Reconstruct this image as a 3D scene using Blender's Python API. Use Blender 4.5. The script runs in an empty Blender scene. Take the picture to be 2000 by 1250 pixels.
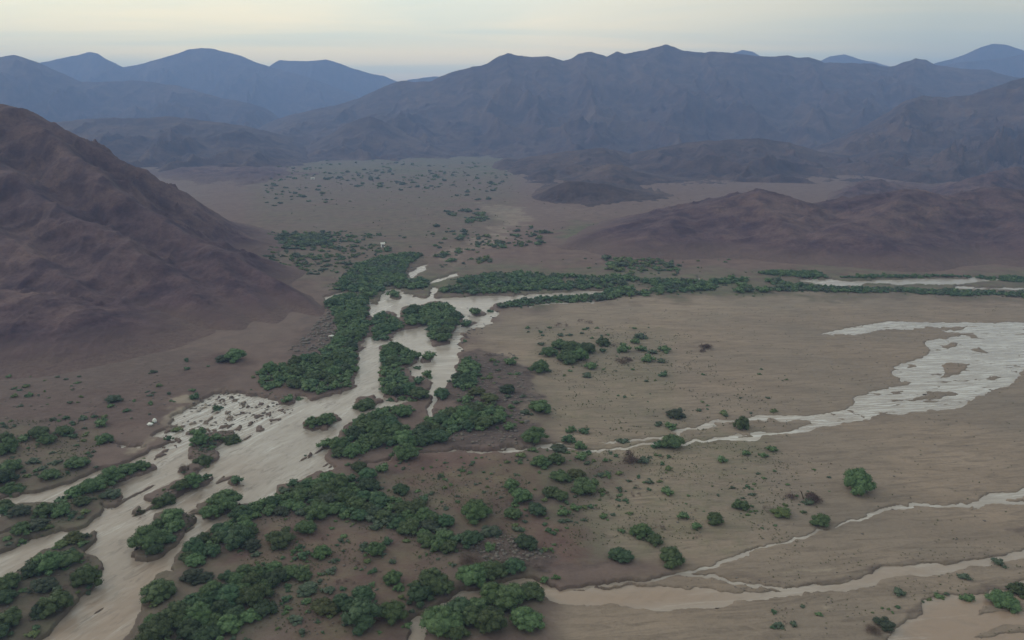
import bpy, math, random
import numpy as np
from mathutils import Vector
random.seed(7); RNG = np.random.default_rng(7)
scene = bpy.context.scene
C = scene.collection

# ------------------------------------------------------------------ camera
H = 100.0                      # height of the drone above the water
F = 1428.0                     # focal length in photo pixels (2000 wide)
HORIZ = 240.0
TH = math.atan((625.0 - HORIZ) / F)
CT, ST = math.cos(TH), math.sin(TH)
cam_d = bpy.data.cameras.new("camera"); cam = bpy.data.objects.new("camera", cam_d); C.objects.link(cam)
cam.location = (0, 0, H); cam.rotation_euler = (math.pi / 2 - TH, 0, 0)
cam_d.sensor_fit = 'HORIZONTAL'; cam_d.sensor_width = 36.0; cam_d.lens = 36.0 * F / 2000.0
cam_d.clip_start = 0.5; cam_d.clip_end = 60000
scene.camera = cam

# ------------------------------------------------------------------ light and sky
SUN_EL, SUN_AZ = math.radians(24), math.radians(-62)     # azimuth measured from +Y towards +X
SUN_STR, SKY_STR, CLOUD_STR = 1.1, 0.09, 1.76
HAZE_DENS = 1.9e-4
HAZE_COL = (0.37, 0.55, 1.0, 1)
EXPOSURE = 0.0

world = bpy.data.worlds.new("World"); scene.world = world; world.use_nodes = True
nt = world.node_tree; nt.nodes.clear()
def N(t, **kw):
    n = nt.nodes.new(t)
    for k, v in kw.items(): setattr(n, k, v)
    return n
L = lambda a, b: nt.links.new(a, b)
out = N('ShaderNodeOutputWorld')
sky = N('ShaderNodeTexSky', sky_type='NISHITA', sun_disc=False, sun_elevation=SUN_EL, sun_rotation=SUN_AZ,
        air_density=1.2, dust_density=2.0)
bg1 = N('ShaderNodeBackground'); bg1.inputs['Strength'].default_value = SKY_STR; L(sky.outputs[0], bg1.inputs[0])
tc = N('ShaderNodeTexCoord')
sep = N('ShaderNodeSeparateXYZ'); L(tc.outputs['Generated'], sep.inputs[0])
# flat cloud layer: direction projected on a plane above
zc = N('ShaderNodeMath', operation='MAXIMUM'); L(sep.outputs['Z'], zc.inputs[0]); zc.inputs[1].default_value = 0.0
za = N('ShaderNodeMath', operation='ADD'); L(zc.outputs[0], za.inputs[0]); za.inputs[1].default_value = 0.07
dx = N('ShaderNodeMath', operation='DIVIDE'); L(sep.outputs['X'], dx.inputs[0]); L(za.outputs[0], dx.inputs[1])
dy = N('ShaderNodeMath', operation='DIVIDE'); L(sep.outputs['Y'], dy.inputs[0]); L(za.outputs[0], dy.inputs[1])
cmb = N('ShaderNodeCombineXYZ'); L(dx.outputs[0], cmb.inputs[0]); L(dy.outputs[0], cmb.inputs[1])
mp = N('ShaderNodeMapping'); L(cmb.outputs[0], mp.inputs[0]); mp.inputs['Scale'].default_value = (0.28, 0.85, 1); mp.inputs['Rotation'].default_value = (0, 0, 0.10)
n1 = N('ShaderNodeTexNoise'); n1.inputs['Scale'].default_value = 0.75; n1.inputs['Detail'].default_value = 6; n1.inputs['Roughness'].default_value = 0.5; n1.inputs['Distortion'].default_value = 0.5
L(mp.outputs[0], n1.inputs['Vector'])
# side-to-side tone: warm where the hidden sun stands, cool away from it
dot = N('ShaderNodeVectorMath', operation='DOT_PRODUCT'); L(tc.outputs['Generated'], dot.inputs[0])
dot.inputs[1].default_value = (math.sin(SUN_AZ), math.cos(SUN_AZ), 0.1)
gr = N('ShaderNodeValToRGB'); L(dot.outputs['Value'], gr.inputs[0])
el = gr.color_ramp.elements
el[0].position = -0.6; el[0].color = (0.57, 0.585, 0.45, 1)
el[0].position = 0.0; el[1].position = 0.95; el[1].color = (1.03, 1.00, 0.72, 1)
e = gr.color_ramp.elements.new(0.45); e.color = (1.02, 0.94, 0.68, 1)
cr = N('ShaderNodeValToRGB'); L(n1.outputs['Fac'], cr.inputs[0])
el = cr.color_ramp.elements
el[0].position = 0.40; el[0].color = (0.80, 0.90, 1.0, 1); el[1].position = 0.60; el[1].color = (1.07, 1.03, 0.97, 1)
mul = N('ShaderNodeMixRGB', blend_type='MULTIPLY'); mul.inputs[0].default_value = 1.0
L(gr.outputs[0], mul.inputs[1]); L(cr.outputs[0], mul.inputs[2])
hz0 = N('ShaderNodeValToRGB'); L(sep.outputs['Z'], hz0.inputs[0])
hz0.color_ramp.elements[0].position = 0.02; hz0.color_ramp.elements[0].color = (1.40, 1.22, 0.82, 1)
hz0.color_ramp.elements[1].position = 0.24; hz0.color_ramp.elements[1].color = (0.80, 0.84, 0.95, 1)
mul0 = N('ShaderNodeMixRGB', blend_type='MULTIPLY'); mul0.inputs[0].default_value = 1.0
L(mul.outputs[0], mul0.inputs[1]); L(hz0.outputs[0], mul0.inputs[2]); mul = mul0
bg2 = N('ShaderNodeBackground'); bg2.inputs['Strength'].default_value = CLOUD_STR; L(mul.outputs[0], bg2.inputs[0])
mixs = N('ShaderNodeMixShader'); mixs.inputs[0].default_value = 0.86
L(bg1.outputs[0], mixs.inputs[1]); L(bg2.outputs[0], mixs.inputs[2]); L(mixs.outputs[0], out.inputs[0])

sun_d = bpy.data.lights.new("sun", 'SUN'); sun_d.energy = SUN_STR; sun_d.angle = math.radians(14); sun_d.color = (1.0, 0.93, 0.82)
sun = bpy.data.objects.new("sun", sun_d); C.objects.link(sun)
sv = Vector((math.sin(SUN_AZ) * math.cos(SUN_EL), math.cos(SUN_AZ) * math.cos(SUN_EL), math.sin(SUN_EL)))
sun.rotation_euler = sv.to_track_quat('Z', 'Y').to_euler(); sun.location = (-300, 300, 400)

scene.view_settings.view_transform = 'Standard'
scene.view_settings.look = 'None'
scene.view_settings.exposure = EXPOSURE
scene.view_settings.gamma = 1
scene.view_settings.use_curve_mapping = False
scene.cycles.max_bounces = 5
scene.cycles.volume_bounces = 1

# ------------------------------------------------------------------ geometry helpers
def ray(px, py):
    a = (np.asarray(px, float) - 1000) / F; b = -(np.asarray(py, float) - 625) / F
    return a, CT + b * ST, -ST + b * CT
def ground_pt(px, py, z=0.0):
    dx_, dy_, dz_ = ray(px, py); t = (z - H) / dz_
    return dx_ * t, dy_ * t
def at_dist(px, py, Y):
    dx_, dy_, dz_ = ray(px, py); t = Y / dy_
    return dx_ * t, Y, H + dz_ * t
def to_px(x, y, z=0.0):
    zz = z - H
    fw = y * CT - zz * ST; up = y * ST + zz * CT
    fw = np.where(fw < 1e-3, 1e-3, fw)
    return 1000 + F * x / fw, 625 - F * up / fw

def _hash(ix, iy, seed):
    h = (ix * 374761393 + iy * 668265263 + seed * 974634777) & 0xFFFFFFFF
    h = ((h ^ (h >> 13)) * 1274126177) & 0xFFFFFFFF
    h = h ^ (h >> 16)
    return (h & 0xFFFF) / 65535.0
def vnoise(x, y, seed=0):
    x = np.asarray(x, float); y = np.asarray(y, float)
    fx = np.floor(x); fy = np.floor(y)
    ix = fx.astype(np.int64); iy = fy.astype(np.int64)
    tx = x - fx; ty = y - fy
    tx = tx * tx * tx * (tx * (tx * 6 - 15) + 10); ty = ty * ty * ty * (ty * (ty * 6 - 15) + 10)
    a = _hash(ix, iy, seed); b = _hash(ix + 1, iy, seed); c = _hash(ix, iy + 1, seed); d = _hash(ix + 1, iy + 1, seed)
    return (a * (1 - tx) + b * tx) * (1 - ty) + (c * (1 - tx) + d * tx) * ty
def fbm(x, y, oct=4, seed=0, gain=0.5):
    s = 0; a = 1.0; n = 0
    for o in range(oct):
        c, q = math.cos(0.6 * o), math.sin(0.6 * o)
        s = s + a * (vnoise(x * c - y * q, x * q + y * c, seed + o * 17) * 2 - 1); n += a
        a *= gain; x = x * 2.03 + 11.3; y = y * 2.03 + 5.7
    return s / n                                   # about -1..1
def ridged(x, y, oct=4, seed=0, gain=0.5):
    s = 0; a = 1.0; n = 0; w = 1.0
    for o in range(oct):
        v = 1 - np.abs(vnoise(x, y, seed + o * 31) * 2 - 1) * 1.6
        v = np.clip(v, 0, 1) ** 2 * w
        w = np.clip(v * 1.6, 0, 1)
        s = s + a * v; n += a; a *= gain; x = x * 2.07 + 3.1; y = y * 2.07 + 7.7
    return s / n                                   # 0..1, crests high
def sstep(a, b, v):
    t = np.clip((v - a) / (b - a), 0, 1); return t * t * (3 - 2 * t)

def mesh_grid(name, X, Y, Z, mat, smooth=True, mask=None):
    r, c = X.shape
    verts = np.stack([X, Y, Z], -1).reshape(-1, 3).astype(np.float32)
    i = np.arange(r * c).reshape(r, c)
    q = np.stack([i[:-1, :-1], i[:-1, 1:], i[1:, 1:], i[1:, :-1]], -1).reshape(-1, 4)
    keep = None
    if mask is not None:
        mm = mask[:-1, :-1] | mask[:-1, 1:] | mask[1:, 1:] | mask[1:, :-1]
        q = q[mm.reshape(-1)]
        keep = np.unique(q); remap = np.full(r * c, -1); remap[keep] = np.arange(len(keep))
        q = remap[q]; verts = verts[keep]
    me = bpy.data.meshes.new(name)
    me.vertices.add(len(verts)); me.vertices.foreach_set('co', verts.reshape(-1))
    me.loops.add(q.size); me.loops.foreach_set('vertex_index', q.reshape(-1).astype(np.int32))
    me.polygons.add(len(q)); me.polygons.foreach_set('loop_start', (np.arange(len(q)) * 4).astype(np.int32))
    me.polygons.foreach_set('loop_total', np.full(len(q), 4, np.int32))
    me.polygons.foreach_set('use_smooth', np.full(len(q), smooth))
    me.update(calc_edges=True); me.validate()
    ob = bpy.data.objects.new(name, me); C.objects.link(ob)
    if mat: me.materials.append(mat)
    return ob, keep
def tri_mesh(name, V, T, mat, smooth=False):
    V = np.asarray(V, np.float32); T = np.asarray(T, np.int32)
    k = T.shape[1]
    me = bpy.data.meshes.new(name)
    me.vertices.add(len(V)); me.vertices.foreach_set('co', V.reshape(-1))
    me.loops.add(T.size); me.loops.foreach_set('vertex_index', T.reshape(-1))
    me.polygons.add(len(T)); me.polygons.foreach_set('loop_start', (np.arange(len(T)) * k).astype(np.int32))
    me.polygons.foreach_set('loop_total', np.full(len(T), k, np.int32))
    me.polygons.foreach_set('use_smooth', np.full(len(T), smooth))
    me.update(calc_edges=True)
    if mat: me.materials.append(mat)
    return me
def color_attr(ob, name, arr):
    a = ob.data.color_attributes.new(name, 'FLOAT_COLOR', 'POINT')
    a.data.foreach_set('color', arr.astype(np.float32).reshape(-1))
def structure(o): o['kind'] = 'structure'; return o
def stuff(o, label, cat): o['kind'] = 'stuff'; o['label'] = label; o['category'] = cat; return o

# ------------------------------------------------------------------ materials
class M:
    def __init__(s, name, rough=0.95, spec=0.2):
        s.m = bpy.data.materials.new(name); s.m.use_nodes = True
        s.nt = s.m.node_tree; s.b = s.nt.nodes['Principled BSDF']
        s.b.inputs['Roughness'].default_value = rough
        s.b.inputs['Specular IOR Level'].default_value = spec
    def n(s, t, ins=None, **kw):
        x = s.nt.nodes.new(t)
        for k, v in kw.items(): setattr(x, k, v)
        if ins:
            for k, v in ins.items():
                if hasattr(v, 'is_linked') or isinstance(v, bpy.types.NodeSocket): s.nt.links.new(v, x.inputs[k])
                else: x.inputs[k].default_value = v
        return x
    def pos(s): return s.n('ShaderNodeNewGeometry').outputs['Position']
    def noise(s, scale, detail=4, rough=0.55, vec=None, stretch=None, dist=0.0, rot=0.0):
        v = vec or s.pos()
        if stretch:
            if rot:
                v = s.n('ShaderNodeMapping', {0: v}); v.inputs['Rotation'].default_value = (0, 0, rot); v = v.outputs[0]
            mpn = s.n('ShaderNodeMapping', {0: v}); mpn.inputs['Scale'].default_value = stretch; v = mpn.outputs[0]
        return s.n('ShaderNodeTexNoise', {'Vector': v, 'Scale': scale, 'Detail': detail, 'Roughness': rough, 'Distortion': dist}).outputs['Fac']
    def ramp(s, fac, stops):
        r = s.n('ShaderNodeValToRGB', {0: fac}); e = r.color_ramp.elements
        def c4(c): return (c, c, c, 1) if isinstance(c, (int, float)) else (*c, 1)
        e[0].position, e[0].color = stops[0][0], c4(stops[0][1]); e[1].position, e[1].color = stops[-1][0], c4(stops[-1][1])
        for p, c in stops[1:-1]:
            k = e.new(p); k.color = c4(c)
        return r.outputs[0]
    def mix(s, fac, a, b, mode='MIX'):
        x = s.n('ShaderNodeMixRGB', blend_type=mode)
        for k, v in ((0, fac), (1, a), (2, b)):
            if isinstance(v, bpy.types.NodeSocket): s.nt.links.new(v, x.inputs[k])
            elif isinstance(v, (int, float)): x.inputs[k].default_value = v if k == 0 else (v, v, v, 1)
            else: x.inputs[k].default_value = (*v, 1)
        return x.outputs[0]
    def mul(s, a, b):
        return s.n('ShaderNodeMath', {0: a, 1: b}, operation='MULTIPLY').outputs[0]
    def add(s, a, b):
        return s.n('ShaderNodeMath', {0: a, 1: b}, operation='ADD').outputs[0]
    def color(s, c):
        if isinstance(c, bpy.types.NodeSocket): s.nt.links.new(c, s.b.inputs['Base Color'])
        else: s.b.inputs['Base Color'].default_value = (*c, 1)
    def bump(s, h, strength=0.5, dist=0.3):
        bn = s.n('ShaderNodeBump', {'Height': h, 'Strength': strength, 'Distance': dist})
        s.nt.links.new(bn.outputs[0], s.b.inputs['Normal']); return bn

# --- ground: sand, red soil, scrub, debris, wet margins by zone attributes
def ground_material():
    m = M('ground_soil', 0.95, 0.15)
    za_ = m.n('ShaderNodeAttribute', attribute_name='zone'); zb_ = m.n('ShaderNodeAttribute', attribute_name='zone2')
    sa = m.n('ShaderNodeSeparateColor', {0: za_.outputs['Color']}); sb = m.n('ShaderNodeSeparateColor', {0: zb_.outputs['Color']})
    red, green, wet = sa.outputs[0], sa.outputs[1], sa.outputs[2]
    debris, sand, pale = sb.outputs[0], sb.outputs[1], sb.outputs[2]
    big = m.noise(0.018, 5, 0.55); mid = m.noise(0.11, 6, 0.62); fine = m.noise(0.9, 5, 0.7)
    streak = m.noise(0.05, 7, 0.62, stretch=(0.22, 1.9, 1), rot=0.18, dist=0.6)
    streak2 = m.noise(0.30, 7, 0.72, stretch=(0.25, 1.6, 1), rot=-0.12, dist=1.0)
    base = m.mix(m.ramp(mid, [(0.3, 0.0), (0.7, 1.0)]), (0.104, 0.069, 0.063), (0.180, 0.124, 0.108))
    base = m.mix(m.ramp(big, [(0.35, 0), (0.7, 0.7)]), base, (0.165, 0.125, 0.112))
    sandc = m.mix(m.ramp(streak, [(0.30, 0.0), (0.70, 1.0)]), (0.212, 0.160, 0.126), (0.305, 0.232, 0.182))
    sandc = m.mix(m.ramp(big, [(0.38, 0.0), (0.66, 0.75)]), sandc, (0.190, 0.155, 0.130))
    sandc = m.mix(m.mul(m.ramp(streak2, [(0.47, 0), (0.66, 1)]), 0.75), sandc, (0.140, 0.108, 0.088))
    col = m.mix(sand, base, sandc)
    redc = m.mix(m.ramp(mid, [(0.3, 0), (0.7, 1)]), (0.105, 0.060, 0.057), (0.178, 0.112, 0.092))
    col = m.mix(m.mul(red, m.ramp(fine, [(0.25, 0.65), (0.6, 1.0)])), col, redc)
    grc = m.mix(m.ramp(mid, [(0.35, 0), (0.65, 1)]), (0.060, 0.085, 0.045), (0.130, 0.145, 0.075))
    gm = m.mul(green, m.ramp(m.add(m.mul(m.noise(0.22, 6, 0.7), 0.5), m.mul(m.noise(0.02, 6, 0.7, stretch=(0.6, 1, 1)), 0.5)), [(0.40, 0), (0.58, 1)]))
    col = m.mix(gm, col, grc)
    dbc = m.mix(m.ramp(m.noise(0.5, 6, 0.75, stretch=(0.5, 1.2, 1)), [(0.35, 0), (0.7, 1)]), (0.055, 0.040, 0.040), (0.150, 0.110, 0.100))
    col = m.mix(m.mul(debris, m.ramp(mid, [(0.25, 0.35), (0.55, 1)])), col, dbc)
    # small dark stones and dry tufts speckled over the dry land
    sp = m.ramp(m.noise(1.6, 3, 0.8), [(0.60, 0), (0.68, 1)])
    col = m.mix(m.mul(m.mul(sp, m.ramp(mid, [(0.4, 0), (0.6, 1)])), 0.5), col, (0.070, 0.055, 0.048))
    col = m.mix(pale, col, (0.36, 0.30, 0.235))
    col = m.mix(m.mul(wet, 0.8), col, (0.115, 0.082, 0.060))
    col = m.mix(m.ramp(fine, [(0.3, 0.0), (0.75, 0.35)]), col, m.mix(1.0, col, (0.6, 0.58, 0.56), 'MULTIPLY'))
    m.color(col)
    rg = m.mix(wet, 0.95, 0.5); m.nt.links.new(rg, m.b.inputs['Roughness'])
    m.bump(m.add(m.mul(mid, 1.2), m.add(m.mul(fine, 0.35), m.mul(streak2, 0.3))), 0.7, 0.8)
    return m.m
def rock_material(name, a, b, c, sc=1.0, foot=False):
    m = M(name, 0.95, 0.1)
    big = m.noise(0.012 * sc, 5, 0.6, dist=0.6); mid = m.noise(0.06 * sc, 7, 0.6); fine = m.noise(0.45 * sc, 6, 0.75)
    col = m.mix(m.ramp(mid, [(0.38, 0), (0.60, 1)]), a, b)
    col = m.mix(m.mul(m.ramp(big, [(0.48, 0), (0.62, 1)]), m.ramp(mid, [(0.35, 0.25), (0.65, 1)])), col, c)
    col = m.mix(m.ramp(fine, [(0.45, 0.0), (0.68, 0.7)]), col, m.mix(1.0, col, (0.5, 0.47, 0.5), 'MULTIPLY'))
    if foot:
        zz = m.n('ShaderNodeSeparateXYZ', {0: m.pos()}).outputs[2]
        fz = m.n('ShaderNodeMapRange', {0: m.add(zz, m.mul(mid, 9.0)), 1: 6.5, 2: 14.0, 3: 1.0, 4: 0.0}).outputs[0]
        col = m.mix(m.mul(fz, 0.85), col, m.mix(m.ramp(fine, [(0.35, 0), (0.65, 1)]), (0.095, 0.062, 0.058), (0.150, 0.104, 0.092)))
    m.color(col)
    m.bump(m.add(m.mul(mid, 3.0 / sc), m.mul(fine, 0.8 / sc)), 0.6 if sc == 1.0 else 0.25, 1.0)
    return m.m
def water_material():
    m = M('muddy_water', 0.22, 0.5)
    m.b.inputs['IOR'].default_value = 1.33
    za_ = m.n('ShaderNodeAttribute', attribute_name='silt'); s = m.n('ShaderNodeSeparateColor', {0: za_.outputs['Color']})
    fl = s.outputs[2]
    def two(sc, det, ro, st, d):                      # flow lines: down the river on the left, along the plain on the right
        a = m.noise(sc, det, ro, stretch=st, rot=-1.15, dist=d); b = m.noise(sc, det, ro, stretch=st, rot=-0.12, dist=d)
        return m.mix(fl, a, b)
    big = two(0.10, 6, 0.62, (0.3, 1.3, 1), 0.8)
    col = m.mix(m.ramp(big, [(0.35, 0), (0.68, 1)]), (0.265, 0.218, 0.188), (0.365, 0.315, 0.280))
    col = m.mix(s.outputs[0], col, (0.265, 0.188, 0.142))
    fo = two(0.55, 5, 0.66, (0.16, 1.3, 1), 0.6)
    foam_sheen = m.mul(m.ramp(fo, [(0.46, 0), (0.64, 1)]), m.add(m.mul(s.outputs[1], 0.62), m.mul(m.ramp(big, [(0.48, 0), (0.64, 1)]), 0.30)))
    col = m.mix(foam_sheen, col, (0.58, 0.565, 0.56))  # white foam; on fan and thin streams sky reflection and sparkle as colour
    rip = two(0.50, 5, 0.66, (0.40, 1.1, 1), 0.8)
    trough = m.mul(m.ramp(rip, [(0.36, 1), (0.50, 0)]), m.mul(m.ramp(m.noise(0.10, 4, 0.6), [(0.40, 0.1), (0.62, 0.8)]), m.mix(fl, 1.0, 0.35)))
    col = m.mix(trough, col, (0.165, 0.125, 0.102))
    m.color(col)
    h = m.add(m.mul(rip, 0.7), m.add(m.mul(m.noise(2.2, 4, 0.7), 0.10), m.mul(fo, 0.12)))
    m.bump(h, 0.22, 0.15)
    rg = m.mix(foam_sheen, 0.20, 0.6); m.nt.links.new(rg, m.b.inputs['Roughness'])
    return m.m
def leaf_material(name, dark, light, trans=0.12):
    m = M(name, 0.75, 0.25)
    oi = m.n('ShaderNodeObjectInfo')
    nn = m.noise(1.7, 5, 0.75)
    col = m.mix(m.ramp(nn, [(0.35, 0), (0.68, 1)]), dark, light)
    hs = m.n('ShaderNodeHueSaturation', {'Color': col})
    hv = m.n('ShaderNodeMapRange', {0: oi.outputs['Random'], 3: 0.465, 4: 0.515}); m.nt.links.new(hv.outputs[0], hs.inputs['Hue'])
    vv = m.n('ShaderNodeMapRange', {0: oi.outputs['Random'], 3: 0.7, 4: 1.45}); m.nt.links.new(vv.outputs[0], hs.inputs['Value'])
    m.color(hs.outputs[0])
    m.b.inputs['Subsurface Weight'].default_value = 0.0
    return m.m
MAT = dict(
    ground=ground_material(), water=water_material(),
    hill=rock_material('hill_rock', (0.056, 0.035, 0.048), (0.106, 0.067, 0.076), (0.152, 0.098, 0.094), foot=True),
    far=rock_material('mountain_rock', (0.044, 0.030, 0.036), (0.084, 0.056, 0.056), (0.120, 0.080, 0.068), 0.35),
    g=leaf_material('green_foliage', (0.036, 0.062, 0.028), (0.100, 0.145, 0.060)),
    k=leaf_material('dark_foliage', (0.026, 0.050, 0.027), (0.068, 0.110, 0.052)),
    l=leaf_material('light_foliage', (0.038, 0.072, 0.028), (0.090, 0.135, 0.052)),
    o=leaf_material('olive_foliage', (0.050, 0.075, 0.028), (0.110, 0.120, 0.048)),
    y=leaf_material('grey_green_foliage', (0.036, 0.052, 0.034), (0.074, 0.090, 0.056)),
    d=leaf_material('dry_twigs', (0.065, 0.040, 0.034), (0.130, 0.088, 0.068)),
)
mb = M('bark', 0.95, 0.1); mb.color(mb.mix(mb.noise(6, 4), (0.07, 0.05, 0.035), (0.14, 0.11, 0.08))); MAT['bark'] = mb.m
ms = M('pale_stone', 0.85, 0.2); ms.color(ms.mix(ms.noise(1.2, 4), (0.62, 0.60, 0.56), (0.8, 0.78, 0.74))); ms.bump(ms.noise(3, 5), 0.6, 0.2); MAT['pale'] = ms.m
mk = M('dark_stone', 0.8, 0.3); mk.color(mk.mix(mk.noise(0.8, 5), (0.055, 0.048, 0.048), (0.20, 0.165, 0.14))); mk.bump(mk.noise(2, 5), 0.6, 0.3); MAT['stone'] = mk.m

# ------------------------------------------------------------------ mask canvas (ground plane seen as a map)
CX0, CY0, CW, CH = -300, 236, 2600, 1300
def new_map(): return np.zeros((CH, CW), np.float32)
def poly(mp_, pts, val=1.0):
    p = np.array(pts, float); x0, x1 = p[:, 0].min(), p[:, 0].max(); y0, y1 = p[:, 1].min(), p[:, 1].max()
    ix0, ix1 = max(int(x0 - CX0) - 1, 0), min(int(x1 - CX0) + 2, CW); iy0, iy1 = max(int(y0 - CY0) - 1, 0), min(int(y1 - CY0) + 2, CH)
    xs = np.arange(ix0, ix1) + CX0 + .5; ys = np.arange(iy0, iy1) + CY0 + .5
    ins = np.zeros((len(ys), len(xs)), bool)
    q = np.roll(p, -1, 0)
    for (ax, ay), (bx, by) in zip(p, q):
        if ay == by: continue
        cond = ((ay > ys) != (by > ys))[:, None]
        xi = (bx - ax) * (ys - ay) / (by - ay) + ax
        ins ^= cond & (xs[None, :] < xi[:, None])
    sub = mp_[iy0:iy1, ix0:ix1]; sub[ins] = val
def stroke(mp_, pts, w, val=1.0):
    ws = w if isinstance(w, (list, tuple)) else [w] * len(pts)
    for k in range(len(pts) - 1):
        (ax, ay), (bx, by) = pts[k], pts[k + 1]; wm = max(ws[k], ws[k + 1])
        ix0 = max(int(min(ax, bx) - wm - CX0), 0); ix1 = min(int(max(ax, bx) + wm - CX0) + 2, CW)
        iy0 = max(int(min(ay, by) - wm - CY0), 0); iy1 = min(int(max(ay, by) + wm - CY0) + 2, CH)
        if ix1 <= ix0 or iy1 <= iy0: continue
        xs = (np.arange(ix0, ix1) + CX0 + .5)[None, :]; ys = (np.arange(iy0, iy1) + CY0 + .5)[:, None]
        dx_, dy_ = bx - ax, by - ay; t = np.clip(((xs - ax) * dx_ + (ys - ay) * dy_) / (dx_ * dx_ + dy_ * dy_ + 1e-9), 0, 1)
        d = np.hypot((xs - ax - t * dx_), (ys - ay - t * dy_) * 1.6)
        ww = (ws[k] + (ws[k + 1] - ws[k]) * t) / 2
        sub = mp_[iy0:iy1, ix0:ix1]; sub[d < ww] = val
def blur(a, sx, sy=None):
    sy = sy or sx
    for ax, s in ((1, sx), (0, sy)):
        r = max(1, int(s * 2.5)); k = np.exp(-0.5 * (np.arange(-r, r + 1) / s) ** 2); k /= k.sum()
        pad = np.pad(a, [(r, r) if i == ax else (0, 0) for i in (0, 1)], mode='edge')
        o = np.zeros_like(a)
        for j, w in enumerate(k):
            o += w * (pad[:, j:j + a.shape[1]] if ax == 1 else pad[j:j + a.shape[0], :])
        a = o
    return a
def sample(mp_, px, py):
    x = np.clip(px - CX0 - .5, 0, CW - 1.001); y = np.clip(py - CY0 - .5, 0, CH - 1.001)
    ix = x.astype(int); iy = y.astype(int); tx = x - ix; ty = y - iy
    return (mp_[iy, ix] * (1 - tx) + mp_[iy, ix + 1] * tx) * (1 - ty) + (mp_[iy + 1, ix] * (1 - tx) + mp_[iy + 1, ix + 1] * tx) * ty

# --- water
W = new_map()
MAIN = [(-300, 1060), (-100, 1000), (0, 976), (48, 964), (96, 949), (192, 927), (272, 898), (320, 866), (300, 850), (336, 815), (385, 787), (432, 762), (475, 768),
        (520, 775), (560, 785), (594, 773), (622, 780), (660, 771), (690, 762), (702, 730), (699, 687), (719, 658), (760, 665), (764, 653), (791, 644), (819, 641),
        (836, 627), (832, 649), (843, 668), (852, 680), (884, 673), (884, 653), (893, 637), (903, 618), (891, 605), (860, 590), (834, 593), (817, 599), (791, 599),
        (783, 613), (780, 622), (771, 617), (757, 608), (735, 615), (726, 626), (721, 603), (718, 588), (737, 592), (745, 577), (757, 566), (779, 561), (790, 572), (810, 580),
        (850, 584), (872, 583), (960, 579), (1052, 573), (1150, 569), (1230, 563), (1165, 575), (1080, 580), (1050, 584), (999, 591), (968, 596), (965, 603), (975, 615), (953, 630),
        (934, 641), (917, 653), (901, 663), (897, 675), (901, 699), (901, 712), (886, 735), (870, 747), (868, 762), (850, 772), (845, 790), (838, 800), (840, 812), (830, 815),
        (824, 800), (835, 792), (838, 772), (800, 790), (775, 790), (740, 806), (705, 818), (690, 824), (668, 846), (672, 860), (650, 870), (645, 890), (664, 916), (640, 922), (600, 936),
        (550, 945), (540, 968), (500, 985), (472, 992), (490, 1002), (460, 1018), (430, 1032), (400, 1052), (372, 1068), (350, 1092), (342, 1122), (300, 1140), (282, 1160),
        (284, 1192), (262, 1222), (252, 1250), (200, 1330), (120, 1500), (-40, 1500), (30, 1300), (75, 1250), (100, 1238), (112, 1215), (147, 1182), (160, 1165), (200, 1148), (195, 1110), (170, 1095),
        (152, 1090), (175, 1070), (182, 1050), (192, 1036), (150, 1050), (105, 1072), (60, 1092), (25, 1117), (0, 1137), (-300, 1240)]
poly(W, MAIN)
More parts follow.
